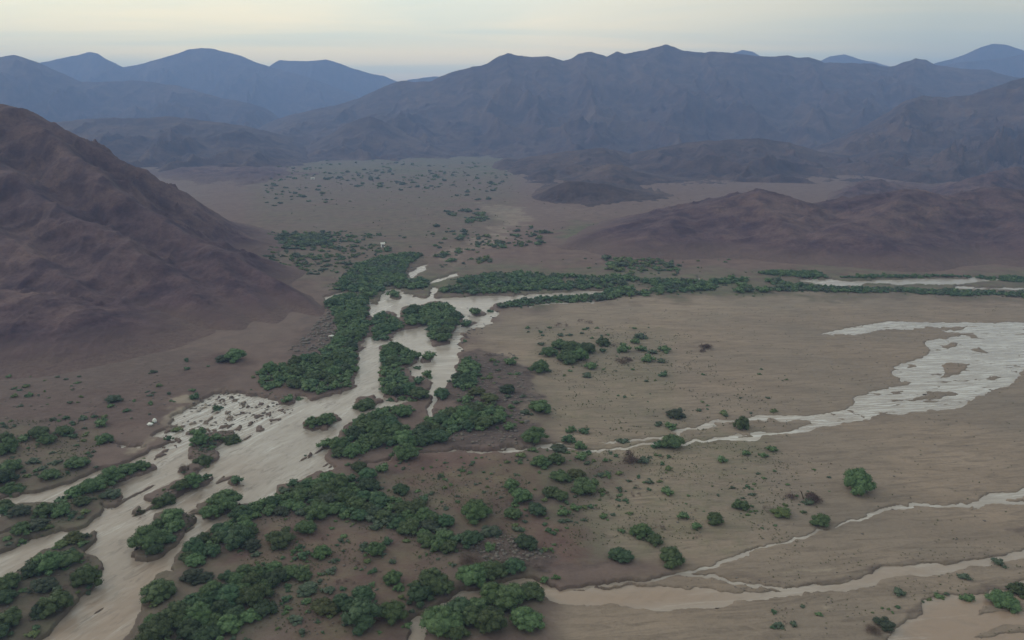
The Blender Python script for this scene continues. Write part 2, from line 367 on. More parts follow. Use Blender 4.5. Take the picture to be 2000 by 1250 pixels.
ISL = [  # bars and thicket islands standing out of the flood
    [(-300, 1100), (-80, 1035), (0, 1012), (24, 997), (80, 989), (137, 969), (180, 952), (232, 952), (238, 975), (222, 990), (205, 985), (198, 1005), (165, 1022), (106, 1042), (60, 1062), (0, 1085), (-300, 1190)],
    [(196, 947), (200, 930), (225, 918), (262, 912), (290, 910), (292, 918), (262, 930), (245, 945), (215, 948)],
    [(740, 680), (765, 671), (795, 682), (825, 697), (812, 712), (800, 716), (808, 742), (830, 735), (838, 748), (826, 766), (836, 775), (806, 785), (776, 776), (768, 784), (744, 776), (738, 750), (745, 720)],
    [(722, 628), (745, 609), (765, 619), (786, 627), (790, 641), (765, 651), (757, 666), (726, 661)],
    [(783, 620), (790, 602), (820, 602), (845, 592), (875, 594), (890, 606), (903, 620), (893, 640), (882, 660), (870, 673), (850, 672), (835, 660), (832, 642), (840, 628), (815, 641), (795, 642)],
    [(826, 702), (836, 690), (850, 692), (855, 702), (845, 708), (830, 708)],
    [(690, 792), (700, 780), (725, 777), (736, 786), (725, 797), (700, 801)],
    [(598, 828), (612, 814), (640, 808), (660, 820), (645, 836), (610, 843)],
    [(250, 1082), (265, 1055), (300, 1030), (318, 1010), (345, 998), (372, 1008), (395, 1020), (368, 1035), (345, 1062), (320, 1087), (290, 1097), (262, 1094)],
    [(395, 1005), (410, 980), (440, 968), (470, 978), (470, 995), (438, 1010), (410, 1018)],
    [(296, 978), (320, 962), (345, 950), (375, 938), (405, 932), (412, 938), (385, 958), (340, 985), (305, 990)],
    [(262, 1010), (278, 992), (290, 1008)],
    [(372, 880), (380, 858), (420, 848), (465, 846), (475, 858), (440, 868), (420, 880), (422, 898), (395, 910), (374, 905)],
    [(350, 925), (375, 912), (395, 915), (380, 925), (360, 932)],
    [(446, 945), (458, 934), (474, 940), (468, 950)],
    [(586, 888), (594, 882), (606, 888), (596, 894)],
    [(624, 872), (640, 862), (652, 872), (640, 878)],
    [(288, 1190), (284, 1160), (300, 1145), (350, 1130), (350, 1180)],
    [(757, 578), (765, 568), (776, 568), (784, 578), (775, 586), (760, 585)],
    [(912, 612), (925, 603), (942, 608), (945, 616), (925, 620)],
    [(903, 632), (915, 626), (930, 630), (918, 638), (905, 640)],
    [(898, 655), (908, 648), (918, 655), (908, 662)],
    [(815, 745), (830, 738), (838, 744), (826, 752)],
    [(560, 785), (572, 774), (588, 778), (578, 790)],
    [(265, 860), (300, 852), (318, 858), (320, 866), (290, 885), (268, 880)],
]
for p in ISL: poly(W, p, 0.0)
stroke(W, [(-120, 1075), (0, 1043), (40, 1033), (75, 1021), (100, 1014), (108, 1000), (112, 990)], [14, 10, 9, 8, 7, 6, 5])
poly(W, [(800, 545), (797, 536), (812, 524), (832, 518), (826, 530), (812, 538)])
stroke(W, [(893, 536), (880, 540), (858, 548), (838, 552)], [4, 6, 6, 5]); stroke(W, [(848, 562), (843, 575), (838, 584)], [5, 8, 10])
stroke(W, [(636, 594), (641, 582), (662, 574), (690, 563), (704, 558)], [6, 5, 3, 4, 3])
stroke(W, [(924, 572), (965, 563), (1012, 560)], [3, 4, 3])
stroke(W, [(1330, 567), (1350, 564), (1368, 556), (1362, 545)], [4, 7, 8, 5])
stroke(W, [(1040, 598), (1080, 592), (1160, 590), (1200, 585)], [2.5, 4, 3, 2])
poly(W, [(1555, 547), (1630, 548), (1700, 550), (1800, 545), (1900, 543), (1965, 546), (1890, 556), (1800, 556), (1700, 556), (1620, 557), (1590, 553)])
stroke(W, [(1860, 562), (1940, 564), (2020, 563), (2300, 566)], [3, 4, 4, 4])
# fan of sheet-flood water on the right
FAN = [(2300, 610), (2000, 627), (1852, 631), (1756, 630), (1679, 637), (1641, 646), (1596, 653), (1660, 654), (1705, 646), (1788, 641), (1884, 638), (1884, 643), (1826, 646), (1905, 652), (1868, 659), (1839, 663),
       (1812, 672), (1816, 684), (1807, 700), (1778, 710), (1734, 728), (1756, 739), (1782, 746), (1724, 759), (1692, 767), (1673, 782), (1660, 794), (1628, 806), (1596, 812), (1500, 815), (1455, 818), (1420, 819),
       (1381, 825), (1352, 832), (1313, 846), (1316, 849), (1360, 835), (1400, 826), (1455, 822), (1580, 818), (1585, 824), (1548, 834), (1500, 844), (1400, 855), (1348, 862), (1348, 866), (1400, 862), (1500, 853), (1548, 846), (1596, 833), (1654, 825), (1705, 815), (1772, 807),
       (1804, 798), (1862, 796), (1913, 775), (1955, 763), (2000, 720), (2300, 640)]
poly(W, FAN)
FANMAP = new_map(); poly(FANMAP, FAN); FANW = np.clip(blur(FANMAP, 5, 3) * 1.5, 0, 1)
for p in [[(1832, 740), (1848, 714), (1885, 708), (1897, 720), (1862, 733)], [(1786, 780), (1800, 762), (1835, 764), (1872, 770), (1830, 777)],
          [(1850, 680), (1862, 668), (1875, 672), (1866, 682)], [(1895, 686), (1915, 679), (1935, 690), (1915, 693)], [(1928, 742), (1945, 732), (1960, 735), (1945, 746)]]:
    poly(W, p, 0.0)
stroke(W, [(1318, 848), (1290, 858), (1255, 863), (1166, 863)], [4, 5, 5, 4])
stroke(W, [(1350, 865), (1265, 872), (1190, 877), (1137, 879), (1105, 877), (1060, 877), (1022, 880), (960, 882), (900, 881), (817, 887)], [6, 6, 5, 5, 6, 7, 8, 8, 7, 4])
stroke(W, [(1110, 868), (1075, 872), (1055, 877)], [3, 6, 6])
stroke(W, [(765, 895), (745, 903), (722, 913)], [5, 6, 4])
# lower right streams
stroke(W, [(2300, 960), (2100, 974), (2000, 981), (1940, 983), (1890, 983), (1840, 984), (1800, 988), (1760, 995), (1700, 1008), (1660, 1018), (1620, 1027)], [12, 11, 10, 8, 8, 7, 9, 8, 8, 6, 4])
for k in range(5): stroke(W, [(1895 + k * 9, 992 - k * 1), (1935 + k * 16, 972 - k * 2), (2005 + k * 12, 950 - k)], [2, 4, 5])
stroke(W, [(1600, 1034), (1585, 1040), (1550, 1054), (1500, 1073), (1460, 1088), (1410, 1100), (1360, 1112), (1330, 1120)], [4, 10, 9, 9, 10, 11, 10, 8])
stroke(W, [(1340, 1118), (1400, 1132), (1450, 1143), (1530, 1157)], [6, 8, 6, 5])
stroke(W, [(1335, 1120), (1290, 1131), (1240, 1140), (1170, 1147), (1110, 1147)], [5, 6, 6, 8, 8])
STREAM = [(1080, 1135), (1040, 1127), (960, 1144), (900, 1162), (850, 1190), (812, 1212), (785, 1255), (770, 1330), (740, 1500), (830, 1500), (830, 1330), (822, 1252), (835, 1215), (880, 1196), (930, 1176), (980, 1160), (1030, 1152), (1062, 1155),
          (1065, 1176), (1100, 1181), (1200, 1187), (1300, 1188), (1400, 1181), (1500, 1171), (1600, 1161), (1660, 1147), (1740, 1131), (1820, 1119), (1900, 1106), (2000, 1097), (2300, 1060), (2300, 1030), (2000, 1081), (1940, 1089), (1850, 1097),
          (1740, 1106), (1700, 1115), (1660, 1129), (1600, 1145), (1530, 1158), (1450, 1160), (1400, 1152), (1300, 1142), (1250, 1144), (1180, 1152), (1110, 1150)]
poly(W, STREAM)
POOL = [(1700, 1500), (1735, 1260), (1762, 1218), (1780, 1195), (1810, 1176), (1860, 1161), (1930, 1150), (2000, 1136), (2300, 1090), (2300, 1500)]
poly(W, POOL)
poly(W, [(1900, 1203), (1925, 1180), (1965, 1172), (2040, 1160), (2040, 1180), (1960, 1192)], 0.0)
poly(W, [(1890, 1250), (1925, 1233), (1990, 1218), (2060, 1212), (2060, 1228), (1960, 1240)], 0.0)
stroke(W, [(228, 873), (258, 876), (285, 873)], [2, 4, 3])
W1 = blur(W, 1.3, 0.9)
Wwide = blur(W, 14, 6)
SILT = new_map(); poly(SILT, STREAM); poly(SILT, POOL); poly(SILT, [(60, 1250), (120, 1210), (250, 1130), (420, 1040), (350, 1110), (284, 1190), (240, 1300)], 0.8); poly(SILT, [(0, 980), (300, 860), (520, 900), (460, 1010), (250, 1130), (0, 1140)], 0.35)
SILT = blur(SILT, 22, 12)
THIN = np.clip(W * (1 - Wwide * 1.7), 0, 1); FOAM_SHEEN = np.maximum(blur(FANMAP, 8, 4), np.clip(blur(THIN, 3) * 1.3, 0, 1)); RAP = new_map(); poly(RAP, [(330, 820), (430, 755), (560, 770), (580, 800), (500, 850), (400, 860), (300, 900)]); FOAM_SHEEN = np.maximum(FOAM_SHEEN, blur(RAP, 10))  # rapids foam, plus painted sky sheen on the fan and thin streams
# --- soil zones
RED = new_map()
poly(RED, [(760, 900), (860, 890), (1030, 900), (1060, 960), (1010, 1000), (1120, 1030), (1130, 1090), (1060, 1110), (960, 1110), (900, 1000), (830, 960)], 0.85)
poly(RED, [(500, 1020), (760, 1040), (860, 1100), (800, 1180), (760, 1260), (560, 1260), (540, 1170), (610, 1130), (440, 1110), (400, 1120)], 0.75)
poly(RED, [(0, 790), (200, 760), (420, 720), (420, 760), (330, 820), (200, 880), (0, 900)], 0.4)
poly(RED, [(330, 735), (440, 700), (500, 705), (430, 745), (350, 760)], 0.8)
poly(RED, [(960, 510), (1180, 505), (1180, 528), (1000, 528)], 0.7)
poly(RED, [(480, 300), (1100, 300), (1100, 500), (860, 520), (480, 500)], 0.55)
poly(RED, [(500, 420), (850, 430), (820, 470), (520, 460)], 0.35)
poly(RED, [(1060, 1040), (1110, 1040), (1130, 1090), (1080, 1110), (1040, 1080)], 1.0)
poly(RED, [(-200, 900), (200, 940), (100, 960), (-200, 1010)], 0.3)
poly(RED, [(1000, 300), (2300, 300), (2300, 545), (1100, 530), (1000, 480)], 0.5)
poly(RED, [(380, 290), (620, 330), (560, 450), (420, 450)], 0.5)
RED = blur(RED, 16, 7)
GRN = new_map()
poly(GRN, [(600, 300), (800, 296), (1030, 296), (1000, 330), (760, 345), (600, 350)], 0.9)
poly(GRN, [(560, 340), (900, 330), (1000, 380), (960, 420), (560, 410)], 0.5)
poly(GRN, [(1100, 445), (1190, 435), (1160, 470), (1100, 480)], 0.9)
poly(GRN, [(620, 560), (900, 520), (1400, 530), (2300, 540), (2300, 575), (1400, 580), (1000, 590), (700, 600)], 0.7)
poly(GRN, [(1000, 880), (1500, 830), (1500, 1080), (1100, 1100)], 0.38)
poly(GRN, [(1030, 640), (1320, 640), (1320, 850), (1040, 850)], 0.25)
poly(GRN, [(250, 1000), (1050, 900), (1050, 1250), (250, 1260)], 0.35)
poly(GRN, [(-100, 840), (220, 830), (160, 960), (-100, 980)], 0.4)
poly(GRN, [(-100, 1000), (240, 960), (170, 1250), (-100, 1300)], 0.5)
poly(GRN, [(500, 480), (850, 480), (850, 540), (500, 540)], 0.35)
poly(GRN, [(480, 300), (1020, 300), (1000, 430), (860, 500), (500, 500)], 0.38)
poly(GRN, [(600, 298), (1030, 294), (1000, 345), (600, 350)], 0.75)
GRN = blur(GRN, 14, 6)
DEB = new_map()
poly(DEB, [(905, 700), (1000, 690), (1045, 760), (1050, 840), (1000, 880), (880, 880), (890, 800), (860, 780)], 0.95)
poly(DEB, [(880, 1060), (1000, 1050), (1080, 1100), (1060, 1120), (960, 1120), (890, 1110)], 0.9)
poly(DEB, [(1020, 985), (1100, 980), (1080, 1010), (990, 1020)], 0.6)
stroke(DEB, [(1180, 1105), (1140, 1106), (1080, 1108)], [8, 8, 8])
stroke(DEB, [(1570, 1147), (1640, 1130), (1690, 1113), (1745, 1102), (1900, 1094), (2000, 1078)], [6, 12, 12, 6, 4, 6], 0.9)
stroke(DEB, [(1400, 1114), (1460, 1126), (1550, 1144)], [3, 5, 4], 0.9)
stroke(DEB, [(1760, 1215), (1790, 1180), (1850, 1158), (1930, 1140), (2010, 1128)], [10, 9, 7, 10, 14], 0.9)
stroke(DEB, [(1940, 1045), (2010, 1035)], [10, 14], 0.8); stroke(DEB, [(1355, 676), (1393, 678)], [4, 6], 1.0)
stroke(DEB, [(1400, 1082), (1470, 1062)], [3, 4], 0.6); stroke(DEB, [(0, 800), (100, 790), (180, 805)], [4, 5, 4], 0.6)
stroke(DEB, [(97, 893), (150, 886), (200, 876)], [3, 4, 3], 0.8)
poly(DEB, [(400, 760), (520, 770), (500, 830), (420, 830)], 0.3)
poly(DEB, [(610, 600), (650, 640), (650, 680), (590, 695), (560, 690), (600, 640)], 0.6)
poly(DEB, [(-300, 650), (460, 700), (500, 720), (430, 755), (330, 815), (200, 850), (-300, 860)], 0.5)
for p in ISL[:1] + ISL[8:13]: poly(DEB, p, 0.4)
poly(DEB, [(-300, 1240), (0, 1137), (60, 1092), (190, 1040), (150, 1200), (80, 1250), (-100, 1500)], 0.4)
DEB = blur(DEB, 5, 3)
SND = new_map()
poly(SND, [(900, 660), (960, 625), (1060, 595), (1420, 578), (2300, 585), (2300, 1500), (1060, 1500), (1080, 1160), (1340, 1130), (1180, 1090), (1150, 1000), (1250, 900), (1080, 880), (1040, 760), (960, 700)], 1.0)
poly(SND, [(880, 500), (1000, 440), (960, 395), (1010, 400), (1040, 430), (960, 490), (900, 520)], 0.8)
SND = blur(SND, 22, 9)
PALE = new_map()
stroke(PALE, [(270, 896), (330, 860), (360, 850)], [6, 6, 4]); stroke(PALE, [(30, 1000), (60, 1000)], [4, 4])
poly(PALE, [(930, 400), (1010, 405), (1035, 430), (960, 480), (890, 510), (850, 530), (870, 500), (980, 440)], 0.34)
poly(PALE, [(1060, 405), (1200, 415), (1140, 430), (1080, 425)], 0.12)
poly(PALE, [(1070, 605), (1400, 583), (1900, 583), (1500, 610), (1100, 640)], 0.16)
poly(PALE, [(340, 815), (432, 765), (470, 775), (480, 810), (400, 850), (340, 850)], 0.6)
poly(PALE, [(25, 1122), (55, 1113), (45, 1135), (30, 1138)], 0.9)
stroke(PALE, [(1560, 1112), (1600, 1114)], [3, 3]); stroke(PALE, [(1590, 1188), (1606, 1186)], [3, 3])
PALE = blur(PALE, 3, 2)

def flow_noise(x, y):
    return fbm(x / 7.0, y / 5.0, 4, 3)
def water_field(x, y, px, py):
    am = np.clip(260.0 / np.maximum(y, 60), 0.12, 1.6)
    wx_ = am * (fbm(x / 11, y / 11, 4, 61) * 20 + fbm(x / 2.6, y / 3.5, 3, 62) * 7); wy_ = am * (fbm(x / 11, y / 11, 4, 63) * 8 + fbm(x / 2.6, y / 3.5, 3, 64) * 3)
    f = np.clip(sample(W1, px + wx_, py + wy_) * 1.3, 0, 1)
    near = np.clip(1 - y / 900.0, 0.15, 1)
    wob = fbm(x / 5.0, y / 7.0, 4, 5)
    f = f + 0.32 * wob * near * (f > 0.02) * (f < 0.98)
    fan = sample(FANMAP, px, py)
    fw = sample(FANW, px, py)
    f = f + fw * 0.55 * fbm(x / 22.0, y / 5.0 + x / 40.0, 5, 91) * (f > 0.04) * (f < 0.999)
    bars = ridged(x / 17.0 + y / 40.0, y / 5.0 - x / 40.0, 5, 9, 0.6)
    f = f - fan * (f > 0.5) * sstep(0.40, 0.66, bars) * 0.75
    rap = sample(RAP, px, py)
    rk = vnoise(x / 2.2, y / 3.0, 21) * 0.6 + vnoise(x / 0.9, y / 1.3, 22) * 0.4
    f = f - rap * (f > 0.5) * sstep(0.62, 0.72, rk) * 0.75
    bed = fbm((0.9 * x - 0.42 * y) / 4.5, (0.42 * x + 0.9 * y) / 20.0, 5, 77)
    main = (f > 0.9) & (rap < 0.1) & (fan < 0.1) & (px < 740)
    f = f - main * np.where(py > 930, sstep(0.34, 0.50, bed), sstep(0.52, 0.66, bed)) * 0.7
    return f
def height(x, y, px=None, py=None, f=None):
    x = np.asarray(x, float); y = np.asarray(y, float)
    if px is None: px, py = to_px(x, y)
    f = water_field(x, y, px, py) if f is None else f
    ww = sample(Wwide, px, py)
    sd = sample(SND, px, py)
    bank = (0.5 - f) * (1.3 - 0.85 * sd)
    dry = sstep(0.5, 0.0, f)
    und = fbm(x / 40.0, y / 40.0, 4, 1) * 0.3 + 0.3
    clod = (fbm(x / 3.0, y / 3.0, 3, 2) * 0.5 + 0.5) ** 2 * 0.35
    d = sample(DEB, px, py)
    z = bank + dry * (und * (1 - 0.8 * sd) * (1 - np.clip(ww * 5, 0, 1)) + clod * (0.25 + 2.2 * d) * (0.8 - 0.6 * sd * (1 - d)) + d * 0.25 + 0.2 * (1 - sd))
    far = sstep(700, 2500, y)
    z = z + far * (fbm(x / 300.0, y / 300.0, 4, 4) + 0.8) * 7.0
    return z

# ------------------------------------------------------------------ ground sheet
u_d = np.linspace(-0.90, 0.90, 1040)
u_o = 0.90 + (np.linspace(0, 1, 36)[1:] ** 1.7) * 1.6
U = np.concatenate([-u_o[::-1], u_d, u_o])
rows_py = np.linspace(1290, 262, 700)
_, Yr = ground_pt(1000.0, rows_py)
near_rows = np.concatenate([[-1500, -700, -300, -120, -40, 0, 30, 60], np.linspace(75, Yr[0], 14, endpoint=False)])
far_rows = np.geomspace(Yr[-1], 11500, 36)[1:]
YR = np.concatenate([near_rows, Yr, far_rows])
GY = np.repeat(YR[:, None], len(U), 1); GX = U[None, :] * np.sqrt(GY ** 2 + 90.0 ** 2)
GX = np.clip(GX, -14000, 14000)
GPX, GPY = to_px(GX, GY)
behind = GY < 60
fld = water_field(GX, GY, GPX, GPY)
GZ = height(GX, GY, GPX, GPY, fld)
GZ = np.where(behind, np.maximum(GZ, 0.5), GZ)
ground, _ = mesh_grid('ground', GX, GY, GZ, MAT['ground']); structure(ground)
one = np.ones(GX.size)
zs_ = np.clip(1.6 - GY / 900.0, 0.25, 1.3)
JX = GPX + zs_ * (fbm(GX / 16, GY / 16, 4, 71) * 46 + fbm(GX / 4, GY / 4, 3, 72) * 10); JY = GPY + zs_ * (fbm(GX / 16, GY / 16, 4, 73) * 20 + fbm(GX / 4, GY / 4, 3, 74) * 5)
wetm = 0.75 * sstep(0.22, 0.46, fld) + 0.45 * np.clip(sample(Wwide, GPX, GPY) * 1.6, 0, 1) * sstep(-0.25, 0.45, fbm(GX / 10, GY / 8, 4, 8))
color_attr(ground, 'zone', np.stack([sample(RED, JX, JY).ravel(), sample(GRN, JX, JY).ravel(), np.clip(wetm, 0, 1).ravel(), one], -1))
color_attr(ground, 'zone2', np.stack([sample(DEB, JX, JY).ravel(), sample(SND, JX, JY).ravel(), sample(PALE, JX, JY).ravel() * (0.4 + 0.6 * sstep(-.2, .3, fbm(GX / 8, GY / 4, 4, 79))).ravel(), one], -1))
# river: the flood water lying in the channels
wz = fbm((GX + GY) / 4.5, (GY - GX) / 1.9, 3, 40) * 0.06 + fbm(GX / 1.2, GY / 1.0, 2, 41) * 0.012
wz = wz * np.clip(sstep(0.3, 0.9, sample(Wwide, GPX, GPY)), 0.15, 1)
wm = (sample(blur(W, 3), GPX, GPY) > 0.02) & ~behind & (GY < 2200)
river, keep = mesh_grid('river', GX, GY, wz, MAT['water'], mask=wm); structure(river)
color_attr(river, 'silt', np.stack([sample(SILT, GPX, GPY).ravel()[keep], sample(FOAM_SHEEN, GPX, GPY).ravel()[keep], sstep(760, 900, GPX).ravel()[keep], one[keep]], -1))

# ------------------------------------------------------------------ hills near: heights fall away from ridge lines
def ridge_hill(name, ridges, yr, ur, res, mat, seed=0, rough=1.0, wl=60.0, sink=3.0):
    nu, ny = res
    u = np.linspace(ur[0], ur[1], nu)[None, :]; y = np.geomspace(yr[0], yr[1], ny)[:, None]
    Y = np.repeat(y, nu, 1); X = u * Y
    wx = fbm(X / wl, Y / wl, 3, seed + 5) * wl * 0.28; wy = fbm(X / wl + 9, Y / wl, 3, seed + 6) * wl * 0.28
    best = np.full(X.shape, -1e9); dd = np.full(X.shape, 1e9)
    for pts, m in ridges:
        P = np.array([at_dist(*p) for p in pts])
        for a, b in zip(P[:-1], P[1:]):
            dx_, dy_ = b[0] - a[0], b[1] - a[1]
            Xw, Yw = X + wx * 0.5, Y + wy * 0.5
            t = np.clip(((Xw - a[0]) * dx_ + (Yw - a[1]) * dy_) / (dx_ * dx_ + dy_ * dy_), 0, 1)
            d = np.hypot(Xw - a[0] - t * dx_, Yw - a[1] - t * dy_)
            zr = a[2] + (b[2] - a[2]) * t
            z = zr - m * d * (1.0 - 0.22 * np.clip(d / 300.0, 0, 1))
            k = 3.0                                 # soft maximum
            hi = np.maximum(best, z); lo = np.minimum(best, z)
            best = hi; dd = np.minimum(dd, d)
    bl = {11: 3, 51: 2}.get(seed, 4)
    best = blur(np.maximum(best, -60.0), bl, bl) + (3.0 if seed == 51 else 0.0)
    hgt = np.clip(best, 0, None)
    g = np.minimum(ridged((X + wx) / (wl * 0.9), (Y + wy) / (wl * 0.9), 5, seed), 0.62) - 0.42
    best = best + g * np.clip(hgt * 0.28, 0, 16) * rough * sstep(-30, 80, dd) + (ridged((X - wy) / (wl * .33), (Y + wx) / (wl * .33), 4, seed + 40) - 0.35) * np.clip(hgt * 0.12, 0, 4.5) * rough * sstep(-12, 30, dd) + fbm(X / 9.0, Y / 9.0, 4, seed + 3) * np.clip(hgt * 0.04, 0.2, 0.8) * rough
    best = best + fbm(X / 2.5, Y / 2.5, 2, seed + 8) * 0.35 * np.clip(hgt / 3, 0, 1)
    kf = 2.6 if seed != 51 else 1.2; best = np.where(best > 20 * kf, best, kf * np.log1p(np.exp(np.clip(best / kf, -30, 30)))) - 0.7
    Z = np.where(best < -0.62, -sink, best)
    o, _ = mesh_grid(name, X, Y, Z, mat, mask=(Z > -sink + 0.01)); structure(o); return o, (X, Y, Z)
NEARH = [([(-900, 130, 640), (-400, 150, 620), (-150, 168, 610), (18, 188, 600), (70, 213, 596), (140, 247, 590), (200, 277, 590), (250, 302, 594), (290, 326, 598), (340, 352, 606), (395, 396, 618), (430, 432, 628), (455, 458, 640)], 0.80),
         ([(60, 214, 592), (140, 296, 545), (240, 368, 502), (300, 407, 485), (380, 457, 460), (450, 494, 440), (540, 545, 412), (600, 592, 385), (640, 632, 362)], 0.74),
         ([(-300, 190, 600), (-100, 250, 560), (0, 325, 510), (100, 388, 472), (200, 442, 440), (330, 528, 400), (430, 605, 362), (500, 664, 338)], 0.50),
         ([(-400, 300, 520), (-200, 350, 480), (-60, 420, 440), (60, 490, 405), (170, 560, 372), (260, 630, 345)], 0.45),
         ([(380, 457, 460), (440, 540, 405), (520, 610, 370), (560, 655, 345)], 0.45)]
near_hill, NH = ridge_hill('hill_rocky', NEARH, (285, 1150), (-1.25, -0.14), (640, 360), MAT['hill'], 11, 1.7, 58)
ridge_hill('knoll_rocky', [([(-500, 520, 372), (-200, 545, 360), (0, 562, 348), (60, 564, 347), (150, 592, 338), (250, 648, 322), (340, 705, 306)], 0.30),
                           ([(60, 564, 347), (80, 620, 325), (60, 680, 305)], 0.26)], (215, 430), (-1.3, -0.36), (380, 160), MAT['hill'], 31, 1.6, 30, 1.5)
RH = [([(1125, 478, 600), (1200, 447, 640), (1250, 432, 655), (1300, 421, 665), (1400, 397, 680), (1440, 386, 685), (1480, 371, 690), (1520, 381, 690), (1572, 402, 690), (1620, 399, 690), (1700, 379, 690), (1790, 369, 690),
        (1850, 390, 690), (1900, 386, 690), (1950, 364, 690), (2000, 380, 690), (2150, 350, 690), (2400, 330, 700)], 0.30),
      ([(1480, 371, 690), (1500, 410, 640), (1530, 440, 600), (1550, 470, 565)], 0.30), ([(1790, 369, 690), (1700, 430, 600), (1640, 448, 580), (1720, 470, 550), (1780, 494, 530)], 0.28),
      ([(1950, 364, 690), (1980, 420, 620), (2020, 460, 560)], 0.28), ([(1330, 416, 670), (1300, 440, 620), (1260, 465, 590)], 0.24)]
ridge_hill('hill_low', RH, (470, 1000), (0.03, 1.25), (520, 200), MAT['hill'], 51, 1.0, 45, 1.5)

# ------------------------------------------------------------------ ranges: skyline traced, slopes carved by gullies
def mountain_range(name, sil, D, foot, mat, seed=0, res=(420, 90), back=0.35, carve=0.45, jag=1.0, wander=0.06, wl=None, endw=0.05):
    s = np.array(sil, float); nu, nr = res
    px = np.linspace(s[0, 0], s[-1, 0], nu); py = np.interp(px, s[:, 0], s[:, 1])
    py = py + jag * (fbm(px / 14.0, px * 0 + seed, 4, seed) * 1.6)
    Yc = D * (1 + wander * fbm(px / 160.0, px * 0 + 2.2, 3, seed + 2))
    xc, _, zc_ = at_dist(px, py, Yc)
    ends = np.clip(np.minimum(px - px[0], px[-1] - px) / (0.06 * (px[-1] - px[0])), 0, 1)
    uu = xc / Yc
    t = np.concatenate([np.linspace(1, 0, nr) ** 1.15, -np.linspace(0, 1, nr // 4)[1:]])[:, None]
    front = t >= 0
    Yf = foot * (1 + 0.10 * fbm(px / 90.0, px * 0 + 5.1, 3, seed + 3))
    Y = np.where(front, Yc - t * (Yc - Yf), Yc - t * D * back)
    X = uu[None, :] * Y
    wl = wl or D * 0.055
    wx = fbm(X / wl, Y / wl, 3, seed + 7) * wl * 0.35
    at = np.abs(t)
    prof = np.where(front, (1 - at) ** 1.25, (1 - at) ** 1.1)
    win = np.sin(np.clip(at, 0, 1) * math.pi) ** 0.8
    g = ridged((X + wx) / wl, Y / (wl * 2.1), 5, seed + 1)
    g2 = ridged((X - wx) / (wl * 0.4), Y / (wl * 0.8), 4, seed + 4)
    hgt = np.clip(zc_, 5, None)[None, :]
    Z = hgt * prof + win * hgt * carve * ((g - 0.42) + 0.30 * (g2 - 0.4))
    Z = Z + np.clip(at * 8, 0, 1) * fbm(X / (wl * 0.12), Y / (wl * 0.12), 3, seed + 9) * D * 0.0016
    tap = np.clip(np.minimum(px - px[0], px[-1] - px) / (endw * (px[-1] - px[0])), 0, 1)[None, :]
    Z = Z * (tap * (2 - tap)) - 3.0 * (1 - tap)
    Z = np.where(at >= 0.999, -5.0, Z)
    Z = np.maximum(Z, -5)
    o, _ = mesh_grid(name, X, Y, Z, mat); structure(o); return o
FM = MAT['far']
mountain_range('mountain_far_left', [(20, 150), (80, 122), (120, 114), (150, 108), (175, 101), (190, 104), (205, 114), (240, 131), (270, 126), (300, 118), (350, 103), (370, 96), (390, 94), (410, 94), (430, 99), (470, 108), (500, 122), (530, 131), (600, 150), (680, 180), (760, 215)], 5600, 4300, FM, 101, (320, 60), jag=.5)
mountain_range('mountain_far_gap', [(440, 160), (525, 130), (545, 117), (570, 119), (600, 119), (637, 116), (665, 124), (690, 134), (730, 145), (750, 148), (772, 158), (830, 178), (900, 210)], 6400, 5600, FM, 111, (240, 50), jag=.5)
mountain_range('mountain_farthest', [(740, 175), (790, 157), (825, 152), (850, 149), (900, 160), (1300, 130), (1400, 122), (1430, 104), (1450, 97), (1470, 101), (1490, 112), (1560, 125), (1605, 117), (1620, 110), (1650, 106), (1680, 116), (1710, 122), (1760, 135), (1900, 140)], 5950, 5400, FM, 121, (320, 40), jag=.6)
mountain_range('mountain_far_right', [(1760, 150), (1830, 122), (1860, 115), (1885, 106), (1915, 92), (1940, 85), (1965, 87), (2000, 99), (2060, 104), (2160, 85), (2300, 120)], 5500, 4700, FM, 131, (200, 50), jag=.4)
mountain_range('mountain_right_behind', [(1780, 160), (1840, 128), (1880, 121), (1940, 116), (2000, 106), (2100, 120), (2300, 110), (2500, 140)], 4900, 4200, FM, 141, (200, 50), jag=.5)
mountain_range('mountain_left_middle', [(-500, 130), (-200, 90), (-60, 118), (0, 111), (28, 107), (70, 120), (110, 138), (160, 160), (210, 160), (260, 157), (300, 161), (350, 168), (400, 182), (440, 193), (480, 200), (510, 208), (540, 222), (580, 240)], 4000, 2900, FM, 151, (380, 70), jag=.7)
mountain_range('mountain_left_near', [(-500, 200), (-100, 230), (80, 242), (150, 234), (210, 230), (280, 231), (330, 227), (390, 234), (430, 239), (480, 246), (520, 256), (560, 266), (590, 284), (620, 300), (650, 312)], 2300, 1450, FM, 161, (420, 90), jag=.9, carve=.4)
mountain_range('mountain_main', [(440, 262), (490, 247), (560, 227), (620, 213), (660, 205), (700, 192), (740, 174), (765, 163), (785, 157), (810, 161), (842, 158), (870, 146), (900, 136), (950, 125), (975, 109), (993, 104), (1010, 108), (1040, 112), (1070, 110), (1100, 118),
        (1115, 114), (1130, 105), (1155, 101), (1185, 110), (1205, 101), (1220, 105), (1260, 98), (1300, 87), (1315, 90), (1330, 98), (1350, 100), (1375, 104), (1390, 101), (1440, 105), (1500, 111), (1540, 108), (1560, 113), (1580, 111), (1610, 122), (1700, 124), (1735, 131),
        (1760, 124), (1788, 114), (1810, 118), (1830, 128), (1880, 134), (1930, 136), (1960, 146), (2010, 156), (2100, 140), (2300, 170), (2500, 150)], 3300, 2050, FM, 171, (900, 150), carve=.24, jag=1.0)
mountain_range('mountain_mound', [(560, 305), (600, 287), (640, 264), (670, 246), (700, 233), (722, 227), (745, 235), (780, 252), (810, 268), (850, 286), (900, 302), (960, 310)], 2350, 1880, FM, 181, (220, 60), jag=.8, carve=.35)
